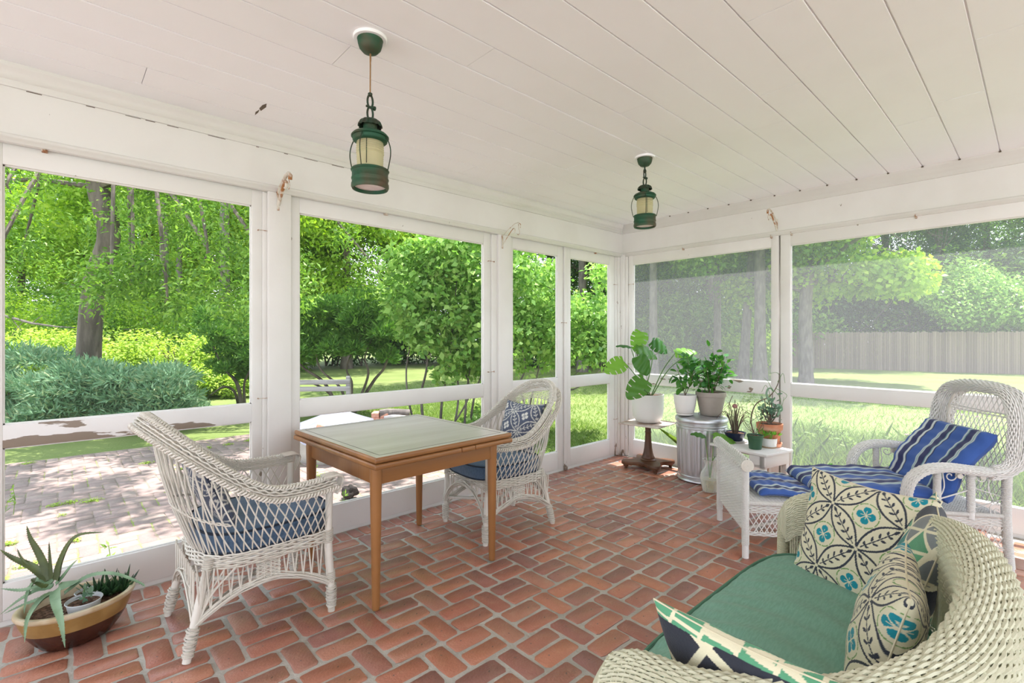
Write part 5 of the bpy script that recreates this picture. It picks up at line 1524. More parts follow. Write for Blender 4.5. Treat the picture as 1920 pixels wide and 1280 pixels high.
pad('chaise_cushion', 'blue striped end section of the chaise cushion lying folded at the foot', [(.10, .352), (.16, .365), (.28, .362), (.40, .350), (.47, .345)], .05, .55, .042, g_, 1, off=.05)
pad('chaise_cushion', 'blue striped seat section of the chaise cushion', [(.42, .375), (.52, .392), (.75, .405), (.95, .402), (1.06, .385)], .03, .57, .075, g_, 2, off=.0)
pad('chaise_cushion', 'blue striped back section of the chaise cushion leaning on the lattice', [(1.06, .37), (1.10, .46), (1.15, .56), (1.235, .66), (1.30, .76)], -.0 + .02, .58, .085, g_, 3, off=.03)

# ================================================================== LOVESEAT
ls = thing('wicker_loveseat', 'cream wicker loveseat with a rolled rim in the right foreground', 'loveseat', (0, 0, 0))
pc = [(.915, .665, .575), (.925, .60, .605), (.945, .45, .625), (1.035, .265, .665), (1.19, .125, .725), (1.40, .085, .79), (1.66, .135, .815), (1.96, .24, .752), (2.20, .40, .700), (2.305, .575, .665), (2.30, .70, .625), (2.285, .75, .585)]
PC = curve(pc)
tcen = np.array((1.62, .62))
def outw(t):
    e = 2e-3; a = PC(t + e) - PC(t - e); n = np.stack([a[..., 1], -a[..., 0], 0 * a[..., 0]], -1)
    return n / (np.linalg.norm(n, axis=-1)[..., None] + 1e-9)
# section: (out, height) - height relative to the top for the rim, to the floor below
sec = [(-.040, -.235), (-.038, -.17), (-.040, -.11), (-.042, -.055), (-.036, -.018), (-.014, .002), (.020, -.002), (.050, -.022), (.064, -.055), (.064, -.10), (.048, -.16), (.036, -.24), (.030, -.36), (.030, -.50)]
secf = catmull(sec, 160); SL = np.concatenate([[0], np.cumsum(np.linalg.norm(np.diff(secf, axis=0), axis=1))]); SLm = SL[-1]; SL = SL / SLm
def SS(t, v):
    t, v = np.broadcast_arrays(np.asarray(t, float), np.asarray(v, float))
    o = np.interp(v, SL, secf[:, 0]); z = np.interp(v, SL, secf[:, 1])
    p = PC(np.clip(t, 0, 1)); fac = (p[..., 2] - .02) / .80
    q = p + outw(np.clip(t, .004, .996)) * o[..., None]
    zz = p[..., 2] + np.where(z < -.12, -.12 + (z + .12) * (p[..., 2] - .12 - .10) / (.50 - .12 + .0) * np.where(o > 0, 1, .95), z)
    q[..., 2] = zz; return q
nrow = int(SLm / .0083); LT = 2.35; nst = int(LT / .0175)
v_in = np.interp(.035, [0, 1], [0, 1])
b = MB()
rows = np.linspace(0, 1, nrow)
open_a = SL[np.argmin(np.abs(secf[:, 1] + .15) + (secf[:, 0] > 0) * 9)]
weave(b, SS, [v for v in rows if v > open_a], 0.0, 1.0, nst, .0025, .0041, n=5, seed=3)
tag(b.build('woven_shell', WICK_C, ls), kind='stuff')
b = MB()
stakes(b, SS, np.linspace(.01, .99, 150), 0.0, .98, .0026, m=40, n=4)
tag(b.build('stakes', WICK_C, ls), kind='stuff')
# front ends of the arms: rounded scroll and post
for t_, sgn in ((0.0, -1), (1.0, 1)):
    p = PC(np.array(t_)); b = MB()
    P0 = SS(np.full(60, t_), np.linspace(.12, .62, 60))
    dirv = (PC(np.array(.0)) - PC(np.array(.02))) if t_ == 0 else (PC(np.array(1.)) - PC(np.array(.98))); dirv /= np.linalg.norm(dirv); dirv[2] = 0
    cen = P0.mean(0)
    for k in range(9):
        f = k / 8.; b.tube(P0 * (1 - f) + cen * f + dirv * (.035 * sin(f * pi / 2)) - np.array((0, 0, .01 * f)), .0042, 5, cap=False)
    tag(b.build('arm_end', WICK_C, ls), kind='stuff')
    wrapped('front_post', [(p[0], p[1] + .01, 0), (p[0], p[1] + .012, .25), (p[0], p[1] + .008, p[2] - .06)], .019, ls, WICK_C)
# apron under the seat
SAp = plane_s((.93, .70, 0), (1.36, .04, 0)); b = MB(); weave(b, SAp, np.arange(.20, .37, .0085), 0, 1, 60, .0036, .004); stakes(b, SAp, np.linspace(0, 1, 60), .18, .37, .003)
tag(b.build('front_apron', WICK_C, ls), kind='stuff')
b = MB(); b.add([(.95, .69, .33), (2.28, .73, .33), (2.28, .55, .33), (1.95, .25, .33), (1.65, .15, .33), (1.40, .10, .33), (1.18, .15, .33), (.97, .42, .33)], [tuple(range(8))]); 
for k in range(50): x = .97 + 1.3 * k / 49; y0 = np.interp(x, [.95, 1.18, 1.4, 1.65, 1.95, 2.28], [.45, .17, .12, .17, .27, .55]); b.tube([(x, y0, .337), (x, .70, .337)], .004, 4)
tag(b.build('seat_deck', WICK_C, ls), kind='stuff')
for x, y in ((1.25, .12), (2.05, .32)): wrapped('back_post', [(x, y, 0), (x, y, .34)], .018, ls, WICK_C)
# green seat cushion
GREEN = mat('sage_green_canvas', (.15,.33,.245), .8, c2=(.18,.38,.29), scale=40, stretch=(1, 4, 1), bump=.2, bscale=240, sheen=.15)
GREEN_D = mat('green_piping', (.075,.20,.135), .8)
def ring_c(u):
    a = u * 2 * pi; c, s = cos(a), sin(a); ex = 5.0
    k = (abs(c) ** ex + abs(s) ** ex) ** (-1 / ex); X, Y = .575 * c * k, .285 * s * k
    if Y < 0: Y *= 1 - .0 ; Y += .055 * (X / .575) * (-Y / .285) * 1.2 + .10 * (abs(X) / .575) ** 2.5 * (-Y / .285)
    return 1.555 + X, .455 + Y
gc = MB()
prof = [(0, 0), (.5, 0), (.9, 0), (1.0, .06), (1.01, .5), (1.0, .94), (.97, 1), (.9, 1), (.8, 1), (.7, 1), (.6, 1), (.5, 1), (.4, 1), (.28, 1), (.15, 1), (0, 1)]
cx_, cy_ = 1.555, .46
def gf(u, v):
    i = v * (len(prof) - 1); k = min(int(i), len(prof) - 2); w = i - k
    r = prof[k][0] * (1 - w) + prof[k + 1][0] * w; zz = prof[k][1] * (1 - w) + prof[k + 1][1] * w
    X, Y = ring_c(u); x, y = cx_ + (X - cx_) * r, cy_ + (Y - cy_) * r; z = .345 + .105 * zz
    if zz > .5:
        e = 1 - min(r, 1) ** 3; z += .024 * e
        z += e ** .3 * (.0035 * sin(x * 55 + 2.5 * sin(y * 9) + 1) * (.5 + .5 * sin(y * 7 + x * 3)) + .003 * sin(x * 90 + y * 22) * math.exp(-((y - .68) / .10) ** 2) + .003 * sin(x * 24 - y * 14))
    return (x, y, z)
gc.grid(gf, 220, 46, wrap_u=True)
gcu = tag(gc.build('seat_cushion', GREEN), 'sage green seat cushion on the cream wicker loveseat', 'cushion')
for zz in (.348, .449):
    b = MB(); b.tube([(*ring_c(k / 120), zz) for k in range(120)], .0052, 6, closed=True); b.build('piping', GREEN_D, gcu)
LEAFP = lambda x, y: leaf_print(x, y, .160, lin((214, 208, 180)), lin((44, 50, 64)), lin((0, 134, 150)), lin((112, 150, 84)), rot=.72, ox=.12, oy=.62)
GEO = lambda x, y: geo_print(x, y, .115, 2)
GEO2 = lambda x, y: geo_print(x, y, .15, 5)
pg = 'leaf print pillows on the loveseat'
pillow('throw_pillow', 'cream leaf print pillow leaning on the far arm of the loveseat, face to the camera', 'pillow', .41, .058, (1.985, .425, .605), (-.33, -.94, -.01), (.30, -.04, .95), LEAFP, pg, n=230, seed=11, edge=SEAM_C)
pillow('throw_pillow', 'cream leaf print pillow seen edge on, nearest the camera in the loveseat', 'pillow', .37, .070, (1.475, .262, .575), (.985, .17, 0), (.02, -.24, .95), LEAFP, pg, n=200, seed=12, edge=SEAM_C)
pillow('throw_pillow', 'green and cream angular print pillow standing between the two leaf print pillows', 'pillow', .41, .060, (1.87, .255, .60), (.985, .17, 0), (.06, -.26, .95), GEO, 'angular print pillows on the loveseat', n=200, seed=13, edge=SEAM_C)
def GEO3(x, y):
    """navy lozenges between cream bands, green leaf shapes along the upper seam"""
    cream, navy, green, teal = [np.array(lin(c)) for c in ((226, 220, 190), (40, 44, 56), (88, 158, 120), (0, 120, 118))]
    x, y = x - 1, y - 1; C = np.ones(x.shape + (3,)) * navy
    a, b_ = (x + .55 * y) / .17, (x * .55 - y) / .15
    C[((a % 1) < .12) | ((b_ % 1) < .16)] = cream
    C[(y < -.08) & ((np.floor(a) + np.floor(b_)) % 2 < 1) & ~(((a % 1) < .12) | ((b_ % 1) < .16))] = teal
    q = ((x + .3 * y) / .075) % 1; st = y > .192
    C[st] = green; C[st & ((q < .12) | (np.abs(y - .198 - .008 * q) < .0035))] = cream
    return C
pillow('throw_pillow', 'navy cream and green angular print pillow leaning on the near arm', 'pillow', .42, .06, (1.08, .40, .50), (.0, 1, .02), (-.36, 0, .92), GEO3, 'angular print pillows on the loveseat', n=220, seed=14, edge=SEAM_C)

# ================================================================== POTS AND PLANTS
WHITE_POT = mat('white_glazed_pot', (.80,.79,.76), .35)
TAUPE = mat('taupe_pot', (.34,.30,.26), .5, c2=(.38,.34,.30), scale=8)
TERRA = mat('terracotta', (.58,.22,.11), .75, c2=(.66,.36,.24), scale=7, lo=.45, hi=.65, stretch=(1, 1, 2), bump=.2, bscale=60)
GPLAST = mat('green_plastic', (.035,.10,.05), .4)
NAVYP = mat('navy_glaze', (.012,.018,.05), .2)
SOIL = mat('potting_soil', (.07,.035,.02), .95, c2=(.20,.11,.07), scale=70, lo=.45, hi=.6, bump=1.0, bscale=90)
LF_MON = leafmat('monstera_leaf', [(.035,.12,.03),(.06,.17,.035),(.10,.24,.04)], .3, .25)
LF_MONL = leafmat('young_monstera_leaf', [(.16,.36,.05),(.22,.44,.07)], .4, .3)
LF_HOUSE = leafmat('house_plant_leaf', [(.04,.15,.03),(.07,.22,.04),(.11,.28,.05),(.05,.18,.05)], .3, .25)
LF_JADE = leafmat('jade_leaf', [(.10,.20,.13),(.15,.27,.18),(.20,.33,.22),(.26,.38,.27)], .12, .3)
LF_SUCC = leafmat('bright_succulent_leaf', [(.14,.40,.05),(.20,.50,.07),(.28,.56,.10)], .3, .3)
STEM_G = mat('green_stem', (.12,.26,.06), .5)
STEM_B = mat('brown_twig', (.10,.07,.05), .8, c2=(.18,.14,.10), scale=30)
GALV = mat('galvanised_steel', (.55,.56,.58), .36, c2=(.66,.67,.69), scale=5, stretch=(1, 1, .2), lo=.35, hi=.65, metal=.85, bump=.06, bscale=30)
MAHOG = mat('dark_turned_wood', (.085,.035,.018), .4, c2=(.15,.065,.03), scale=6, stretch=(1, 1, .2), bump=.08, bscale=40)
MAHOGT = mat('worn_table_top', (.62,.52,.46), .45, c2=(.30,.17,.11), scale=5, lo=.50, hi=.64, detail=7, bump=.1, bscale=30)
def thin_glass(name, tint, f):
    m = mat(name, (.9, .92, .9), .04, spec=.9); n, l = m.node_tree.nodes, m.node_tree.links
    t_ = n.new('ShaderNodeBsdfTransparent'); t_.inputs[0].default_value = (*tint, 1); x_ = n.new('ShaderNodeMixShader')
    lw = n.new('ShaderNodeLayerWeight'); lw.inputs[0].default_value = .35; mr = n.new('ShaderNodeMapRange'); mr.inputs['To Min'].default_value = f; mr.inputs['To Max'].default_value = .75
    l.new(lw.outputs['Facing'], mr.inputs['Value']); l.new(mr.outputs[0], x_.inputs[0]); l.new(t_.outputs[0], x_.inputs[1]); l.new(n['Principled BSDF'].outputs[0], x_.inputs[2]); l.new(x_.outputs[0], n['Material Output'].inputs['Surface']); return m
GLASSC = thin_glass('clear_vase_glass', (.97, .98, .97), .10)
WATER = thin_glass('vase_water', (.93, .92, .66), .16)

def potted(name, label, p, rz=0.0, group=None, cat='potted plant'):
    return thing(name, label, cat, p, rz, group)
def pot_part(t, prof, m, soil_r, soil_z, name='pot', n=40, soil=SOIL, sx=1, sy=1):
    b = MB(); b.lathe(prof, n=n, sx=sx, sy=sy); o = b.build(name, m, t)
    if soil_r:
        b = MB(); rs = random.Random(int(soil_r * 1e4))
        b.grid(lambda u, v: (soil_r * v * cos(u * 2 * pi) * sx, soil_r * v * sin(u * 2 * pi) * sy, soil_z + rs.uniform(-.003, .003) * (v < .97) + .004 * (1 - v)), 30, 8, wrap_u=True); b.build('soil', soil, t)
    return o

def leaf_shape(L, W, kind='oval', droop=.25, fold=.15, n=22, m=9, seed=0, notch=0):
    """leaf lying along +X from the origin, face +Z"""
    def hw(s):
        if kind == 'heart': return W * .5 * (sin(pi * min(1, s * .93 + .07)) ** .55) * (1.12 - .45 * s) * (.55 if s < .02 else 1)
        if kind == 'mon': return W * .5 * (sin(pi * min(1, s * .90 + .10)) ** .5) * (1.15 - .42 * s)
        if kind == 'lance': return W * .5 * sin(pi * s ** .75) ** .8
        return W * .5 * sin(pi * s ** .9) ** .75
    b = MB(); vs, fs = [], []
    for i in range(n + 1):
        s = i / n; w = hw(min(max(s, .001), .999))
        zc = -droop * L * s * s
        for j in range(-m // 2 + 1, m // 2 + 1):
            q = j / (m // 2)
            x = L * s + (.16 * L * abs(q) * (1 - s) * -1 if kind in ('heart', 'mon') else 0) + .10 * L * abs(q) * (1 - s)
            vs.append((x, w * q, zc + fold * w * abs(q) - .10 * w * q * q * 2 + .004 * sin(s * 20 + q * 4)))
    mm = (m // 2) * 2 + 0
    cols = len(range(-m // 2 + 1, m // 2 + 1))
    for i in range(n):
        for j in range(cols - 1):
            jj = abs(j + .5 - (cols - 1) / 2) / ((cols - 1) / 2)
            if notch and jj > .45 and (i % 7 in (3,)) and 2 < i < n - 3: continue
            fs.append((i * cols + j, (i + 1) * cols + j, (i + 1) * cols + j + 1, i * cols + j + 1))
    b.add(vs, fs); return b

Rv, Zv, Fv = Vector((RX, RY, 0)), Vector((0, 0, 1)), Vector((FX, FY, 0))
def place_leaf(t, b, base, img_ang, toward=.8, up=.4, m=LF_MON, name='leaf', roll_=0.0, thick=.0):
    """base: world point; img_ang: direction of the tip as seen from the front of the room"""
    D = (Rv * cos(img_ang) + Zv * sin(img_ang)).normalized()
    D = (D - Fv * .25 * (1 if toward > 0 else -1)).normalized()
    N_ = (-Fv * toward + Zv * up + Rv * roll_); N_ = (N_ - D * N_.dot(D)).normalized()
    Y_ = N_.cross(D)
    M = Matrix((D, Y_, N_)).transposed().to_4x4(); M.translation = Vector(base) - t.location
    o = b.build(name, m, t); o.matrix_local = M
    return o
def stem(t, pts, r0, r1=None, m=STEM_G, name='stem', n=7):
    P = [Vector(p) - t.location for p in pts]
    Q = catmull(P, 6 * len(P)); b = MB(); b.tube(Q, np.linspace(r0, r1 or r0 * .6, len(Q)), n); return b.build(name, m, t)

# ---- pedestal table with the monstera
pt = thing('pedestal_table', 'small worn pedestal table in the corner carrying the monstera', 'side table', (4.30, 2.66, 0), radians(4))
b = MB(); b.lathe([(0, .422), (.14, .424), (.20, .428), (.285, .433), (.298, .436), (.300, .441), (.296, .446), (0, .447)], n=4, M=Matrix.Rotation(pi / 4 , 4, 'Z'), sx=1.0, sy=1.0); b.build('table_top', MAHOGT, pt, angle=.5)
b = MB(); b.lathe([(0, .075), (.073, .075), (.076, .083), (.070, .092), (.064, .096), (.066, .102), (.056, .118), (.046, .15), (.038, .20), (.032, .27), (.028, .335), (.028, .345), (.032, .35), (.032, .358), (.028, .363), (.030, .41), (.040, .424), (0, .424)], n=32); b.build('column', MAHOG, pt)
b = MB()
def base_star(u, v):
    a = u * 2 * pi; r = .262 - .115 * (1 - abs(cos(2 * a + 0))) ** .62 if True else .2
    r = .135 + .125 * abs(cos(2 * (a - pi / 4))) ** 3.2
    pr = [(0, .040), (1, .040), (1.02, .046), (1.02, .068), (1, .075), (0, .078)]
    i = v * 5; k = min(int(i), 4); w = i - k; q = pr[k][0] * (1 - w) + pr[k + 1][0] * w; z = pr[k][1] * (1 - w) + pr[k + 1][1] * w
    return (r * q * cos(a), r * q * sin(a), z)
b.grid(base_star, 128, 6, wrap_u=True); b.build('quatrefoil_base', MAHOG, pt)
for k in range(4):
    a = pi / 4 + k * pi / 2; b = MB(); b.lathe([(0, 0), (.012, 0), (.017, .006), (.014, .012), (.022, .020), (.026, .030), (.020, .042), (0, .042)], (.222 * cos(a), .222 * sin(a), 0), 16); b.build('foot', MAHOG, pt)
mo = potted('potted_monstera', 'monstera with large split leaves in a round white pot on the pedestal table', (4.31, 2.67, .447))
pot_part(mo, [(0, 0), (.085, 0), (.115, .012), (.142, .06), (.152, .13), (.154, .22), (.155, .278), (.150, .280), (.147, .27), (.145, .20), (0, .20)], WHITE_POT, .146, .262)
mc = Vector((4.31, 2.67, .715))
for i, (px, py, dep, L, ang, kind, tw, up, m_) in enumerate((
    (1203, 622, 4.85, .20, -1.95, 1, .9, .1, LF_MONL), (1222, 640, 4.95, .19, -.55, 1, .7, .5, LF_MON), (1192, 650, 4.8, .23, -.35, 1, .5, .8, LF_MON),
    (1196, 668, 4.7, .20, -1.05, 0, .8, .4, LF_MON), (1182, 650, 4.9, .15, 2.9, 0, .2, .9, LF_MON), (1170, 678, 4.75, .21, -2.75, 1, .8, .4, LF_MONL),
    (1210, 712, 4.6, .24, -2.45, 1, .8, .5, LF_MON), (1266, 662, 4.75, .20, .22, 1, .5, .8, LF_MONL), (1282, 668, 4.7, .25, -.55, 1, .5, .7, LF_MON))):
    e = at(px, py, dep)
    mid = (mc + e) / 2 + Vector((0, 0, .05)) + Rv * (.02 if px > 1220 else -.02)
    stem(mo, [mc + Rv * (.012 * (i - 4)), mid, e], .0055, .0035, name='petiole')
    place_leaf(mo, leaf_shape(L, L * .88, 'mon', .22, .12, n=30, notch=kind), e, ang, tw, up, m_)
stem(mo, [mc, mc + Vector((0, 0, .30)), at(1240, 655, 4.9)], .003, .002, STEM_B, 'support_cane')

# ---- galvanised bin with two pots
tc_ = thing('metal_bin', 'fluted galvanised metal bin with its lid on, beside the pedestal table', 'bin', (4.335, 2.13, 0))
def flut(u, v):
    a = u * 2 * pi; z = .02 + .52 * v
    on = 1 if .10 < v < .86 else 0
    r = .200 + .016 * v + on * .0045 * (1 - max(0, cos(a * 26)) ** .5 * 1.2) * min(1, (v - .10) * 30, (.86 - v) * 30)
    return (r * cos(a), r * sin(a), z)
b = MB(); b.grid(flut, 260, 26, wrap_u=True); b.lathe([(0, .006), (.198, .006), (.206, .002), (.212, .006), (.212, .016), (.205, .022), (.200, .024)], n=56)
b.build('bin_body', GALV, tc_)
b = MB(); b.lathe([(.216, .528), (.226, .528), (.2285, .534), (.227, .556), (.222, .564), (.205, .570), (.16, .578), (.08, .585), (.0, .587)], n=64); b.build('lid', GALV, tc_)
b = MB(); b.tube(catmull([Vector((-.05, 0, .587)), Vector((-.045, 0, .605)), Vector((.045, 0, .605)), Vector((.05, 0, .587))], 14), .005, 6); b.build('lid_handle', GALV, tc_)
for zz in (.05, .475, .50):
    b = MB(); rr_ = .200 + .016 * (zz - .02) / .52; b.tube([((rr_ + .002) * cos(a), (rr_ + .002) * sin(a), zz) for a in np.linspace(0, 2 * pi, 57)[:-1]], .0045, 6, closed=True); b.build('bead', GALV, tc_)
for a in (-1.75, 1.4):
    b = MB(); c_ = Vector((cos(a), sin(a), 0)); s_ = Vector((-sin(a), cos(a), 0)); o_ = c_ * .218
    b.tube(catmull([o_ - s_ * .045 + Zv * .47, o_ + c_ * .018 - s_ * .045 + Zv * .455, o_ + c_ * .026 - s_ * .03 + Zv * .425, o_ + c_ * .026 + s_ * .03 + Zv * .425, o_ + c_ * .018 + s_ * .045 + Zv * .455, o_ + s_ * .045 + Zv * .47], 26), .0042, 6)
    b.cbox((-.018, -.004, -.018), (.018, .004, .018), .002, M=Matrix.Translation(o_ - s_ * .045 + Zv * .47) @ Matrix.Rotation(a + pi / 2, 4, 'Z')); b.cbox((-.018, -.004, -.018), (.018, .004, .018), .002, M=Matrix.Translation(o_ + s_ * .045 + Zv * .47) @ Matrix.Rotation(a + pi / 2, 4, 'Z'))
    tag(b.build('side_handle', GALV, tc_), kind='stuff')

def leafy(t, stems_, m, n, ls, W, seed, rad, kind='oval', up=.3, droop=.25):
    """house plant foliage: small modelled leaves along stems"""
    r = np.random.RandomState(seed); b = MB()
    base = leaf_shape(1, W, kind, droop, .22, n=5, m=3)
    BV = np.array(base.v); BF = base.f
    for (P, k) in stems_:
        P = [np.array(Vector(p) - t.location) for p in P]; Q = catmull(P, 30)
        for q in range(k):
            s = r.uniform(.35, 1.0); p = Q[int(s * 29)] + r.normal(size=3) * rad * (1.1 - s * .5)
            o = p - Q[int(s * 29)]; d = o / (np.linalg.norm(o) + 1e-9) + r.normal(size=3) * .5 + np.array((0, 0, up)); d /= np.linalg.norm(d)
            nn = np.array((0, 0, 1.)) + r.normal(size=3) * .45; nn -= d * (nn @ d); nn /= np.linalg.norm(nn); y = np.cross(nn, d)
            L = ls * r.uniform(.65, 1.25)
            b.add([tuple(p + L * (v[0] * d + v[1] * y + v[2] * nn)) for v in BV], BF)
    return tag(b.build('foliage', m, t), kind='stuff')

p = Vector((4.215, 2.225, .588)); p.z = .583
t = potted('potted_houseplant', 'leafy upright plant in the small white pot on the metal bin', p)
pot_part(t, [(0, 0), (.066, 0), (.072, .004), (.073, .018), (.076, .020), (.086, .06), (.096, .12), (.101, .185), (.097, .186), (.092, .15), (0, .15)], WHITE_POT, .094, .168)
b = MB(); b.tube([(.078 * cos(a), .078 * sin(a), .021) for a in np.linspace(0, 2 * pi, 41)[:-1]], .0022, 6, closed=True); b.build('saucer_line', MORTAR, t)
S0 = p + Vector((0, 0, .17))
L_ = [([S0, S0 + Rv * .01 + Zv * .12, S0 + Rv * .03 + Zv * .26 , S0 + Rv * .02 + Zv * .36], 34), ([S0, S0 - Rv * .03 + Zv * .12, S0 - Rv * .07 + Zv * .24], 22), ([S0, S0 + Rv * .05 + Zv * .12, S0 + Rv * .08 + Zv * .24], 22)]
for P, k in L_: stem(t, P, .004, .002, STEM_B)
leafy(t, L_, LF_HOUSE, 0, .075, .50, 501, .035)

p = Vector((4.365, 2.055, .583))
t = potted('potted_houseplant', 'bushy dark green plant in the taupe pot on the metal bin', p)
pot_part(t, [(0, 0), (.082, 0), (.090, .004), (.096, .03), (.112, .11), (.122, .170), (.129, .172), (.131, .180), (.131, .212), (.126, .214), (.122, .19), (0, .19)], TAUPE, .122, .198)
S0 = p + Vector((0, 0, .2))
L_ = []
for k in range(8):
    a = k * 2.4; d = Vector((cos(a), sin(a), 0)) * (.035 + .012 * k); h = (.26, .20, .30, .18, .24, .34, .22, .28)[k]
    L_.append(([S0 + d * .3, S0 + d * .9 + Zv * h * .5, S0 + d * 1.5 + Zv * h], 26))
L_.append(([S0, S0 + Rv * .03 + Zv * .2, S0 + Rv * .02 + Zv * .38], 30))
for P, k in L_: stem(t, P, .0035, .002, STEM_B)
leafy(t, L_, LF_HOUSE, 0, .075, .55, 502, .045)

# ---- glass vase with cuttings on the floor
vp = Vector((4.02, 1.90, 0)); t = thing('glass_vase', 'clear glass vase with leaf cuttings in water on the floor before the metal bin', 'vase', vp)
prof = [(0, .004), (.048, .004), (.052, 0), (.058, .006), (.066, .04), (.075, .09), (.078, .12), (.072, .155), (.052, .19), (.040, .21), (.040, .225), (.052, .262), (.058, .27), (.056, .27), (.049, .262), (.0365, .225), (.0365, .21), (.049, .188), (.069, .154), (.075, .12), (.072, .09), (.063, .042), (.055, .010), (0, .010)]
b = MB(); b.lathe(prof, n=36); b.build('vase_glass', GLASSC, t)
b = MB(); b.lathe([(0, .011), (.053, .011), (.0615, .042), (.0705, .09), (.0728, .105), (0, .105)], n=32); b.build('water', WATER, t)
b = MB(); r_ = random.Random(9)
for k in range(16):
    a = r_.uniform(0, 6.28); q = r_.uniform(.02, .05); b.tube(catmull([(0, 0, .12), (q * .6 * cos(a), q * .6 * sin(a), .07), (q * cos(a + 1), q * sin(a + 1), .022)], 8), .0018, 4)
tag(b.build('roots', mat('pale_root', (.62,.55,.30), .7), t), kind='stuff')
for (px, py, L, ang, m_, W, kd) in ((1338, 818, .19, -.1, LF_MONL, .6, 'heart'), (1322, 818, .13, 2.75, LF_MON, .45, 'heart'), (1352, 842, .12, .75, LF_MONL, .35, 'lance')):
    e = at(px, py, 4.15); stem(t, [vp + Vector((0, 0, .10)), vp + Vector((0, 0, .25)) + Rv * (.02 if px > 1330 else -.015), e], .0045, .003)
    place_leaf(t, leaf_shape(L, L * W * 1.3, kd, .25, .15), e, ang, .5, .9, m_)

# ---- white stand with the five small pots
wt = thing('white_stand', 'small white wooden stand with an open slot, behind the foot of the chaise', 'side table', (4.175, 1.635, 0), radians(-12))
TZ = .40
b = MB(); b.cbox((-.18, -.25, TZ - .022), (.18, .25, TZ), .003); b.build('table_top', PAINT, wt)
for sx in (-1, 1):
    for sy in (-1, 1):
        b = MB(); M = Matrix.Translation((sx * .145, sy * .205, 0)); b.cbox((-.02, -.02, 0), (.02, .02, TZ - .02), .003, M=M); b.build('leg', PAINT, wt)
b = MB(); b.cbox((-.165, -.228, TZ - .115), (-.150, -.10, TZ - .02), .002); b.cbox((-.165, .19, TZ - .115), (-.150, .228, TZ - .02), .002); b.cbox((-.165, -.228, TZ - .118), (-.150, .228, TZ - .095), .002); tag(b.build('slotted_apron', PAINT, wt), kind='stuff')
for q in (((-.15, -.228, TZ - .115), (.165, -.213, TZ - .02)), ((-.15, .213, TZ - .115), (.165, .228, TZ - .02)), ((.15, -.22, TZ - .115), (.165, .22, TZ - .02))):
    b = MB(); b.cbox(*q, .002); b.build('apron', PAINT, wt)
def on_stand(px, py): return on_z(px, py, TZ)
# shallow navy bowl on a saucer with bare arching twigs
p = on_stand(1383, 829); p += Fv * .05
t = potted('bonsai_bowl', 'shallow navy bowl on a saucer with bare arching twigs', p)
b = MB(); b.lathe([(0, 0), (.075, 0), (.095, .008), (.100, .012), (.096, .013), (.07, .006), (0, .006)], n=36); b.build('saucer', WHITE_POT, t)
pot_part(t, [(0, .008), (.055, .008), (.060, .012), (.078, .05), (.088, .078), (.084, .079), (.074, .06), (0, .06)], NAVYP, .08, .068)
r_ = np.random.RandomState(71); b = MB(); S0 = np.array((0, 0, .07))
for k in range(34):
    a = r_.uniform(0, 6.28); h = r_.uniform(.10, .26); rad = r_.uniform(.03, .15)
    P = [S0 + np.array((cos(a) * .02, sin(a) * .02, 0)), S0 + np.array((cos(a) * rad * .4, sin(a) * rad * .4, h * .6)), S0 + np.array((cos(a) * rad * .8, sin(a) * rad * .8, h)), S0 + np.array((cos(a) * rad * 1.3, sin(a) * rad * 1.3, h * .82)) + r_.normal(size=3) * .015]
    b.tube(catmull(P, 14), np.linspace(.0032, .0012, 14), 5)
b.tube(catmull([S0, S0 + np.array(Rv) * -.04 + np.array((0, 0, .14)), S0 + np.array(Rv) * -.05 + np.array((0, 0, .24)), S0 + np.array(Rv) * -.02 + np.array((0, 0, .32))], 14), .003, 5)
b.tube([S0, S0 + np.array((0, 0, .20)), S0 + np.array((.0, 0, .285))], .003, 5)
tag(b.build('twigs', STEM_B, t), kind='stuff')
b = MB(); b.grid(lambda u, v: ((.021 + .002 * sin(u * 44) * sin(v * 22)) * sin(v * pi) * cos(u * 6.283), (.021 + .002 * sin(u * 44) * sin(v * 22)) * sin(v * pi) * sin(u * 6.283), .30 + .019 * cos(v * pi)), 28, 14, wrap_u=True); tag(b.build('flower_head', mat('dusty_pink', (.28,.12,.12), .8, c2=(.42,.22,.20), scale=60), t), 'dusty pink flower head')
# green plastic pot, tall curling stem
p = on_stand(1416, 841)
t = potted('potted_twisting_cactus', 'green plastic pot with one tall curling stem and thin loops', p)
pot_part(t, [(0, 0), (.044, 0), (.046, .004), (.056, .09), (.060, .092), (.061, .112), (.058, .113), (.055, .10), (0, .10)], GPLAST, .056, .10)
dp = 3.93
def sl(pts, r0, r1, m=STEM_B, dd=0.0): return stem(t, [at(x, y, dp + dd) for x, y in pts], r0, r1, m, 'stem', 6)
sl([(1414, 812), (1408, 790), (1413, 765), (1424, 752), (1440, 745), (1452, 732), (1460, 715), (1461, 700)], .006, .003)
sl([(1440, 748), (1437, 738), (1440, 729), (1446, 728), (1450, 733)], .0085, .006, LF_JADE)
for P in (((1461, 702), (1455, 698), (1442, 700)), ((1458, 716), (1468, 700), (1472, 718)), ((1452, 732), (1462, 745), (1466, 760), (1470, 744)), ((1450, 735), (1440, 715), (1432, 708)), ((1445, 742), (1436, 722), (1428, 735)), ((1455, 728), (1475, 740), (1468, 752)),
          ((1416, 812), (1426, 790), (1432, 765), (1445, 750)), ((1412, 812), (1396, 790), (1392, 765), (1388, 752)), ((1418, 812), (1430, 795), (1438, 775), (1430, 768)), ((1414, 812), (1398, 800), (1390, 780), (1400, 770)), ((1416, 812), (1432, 800), (1420, 775), (1404, 772)), ((1414, 812), (1405, 795), (1425, 780), (1436, 788))):
    sl(P, .0022, .0012, STEM_G if P[0][1] < 760 else STEM_B, random.Random(P[1][0]).uniform(-.06, .06))
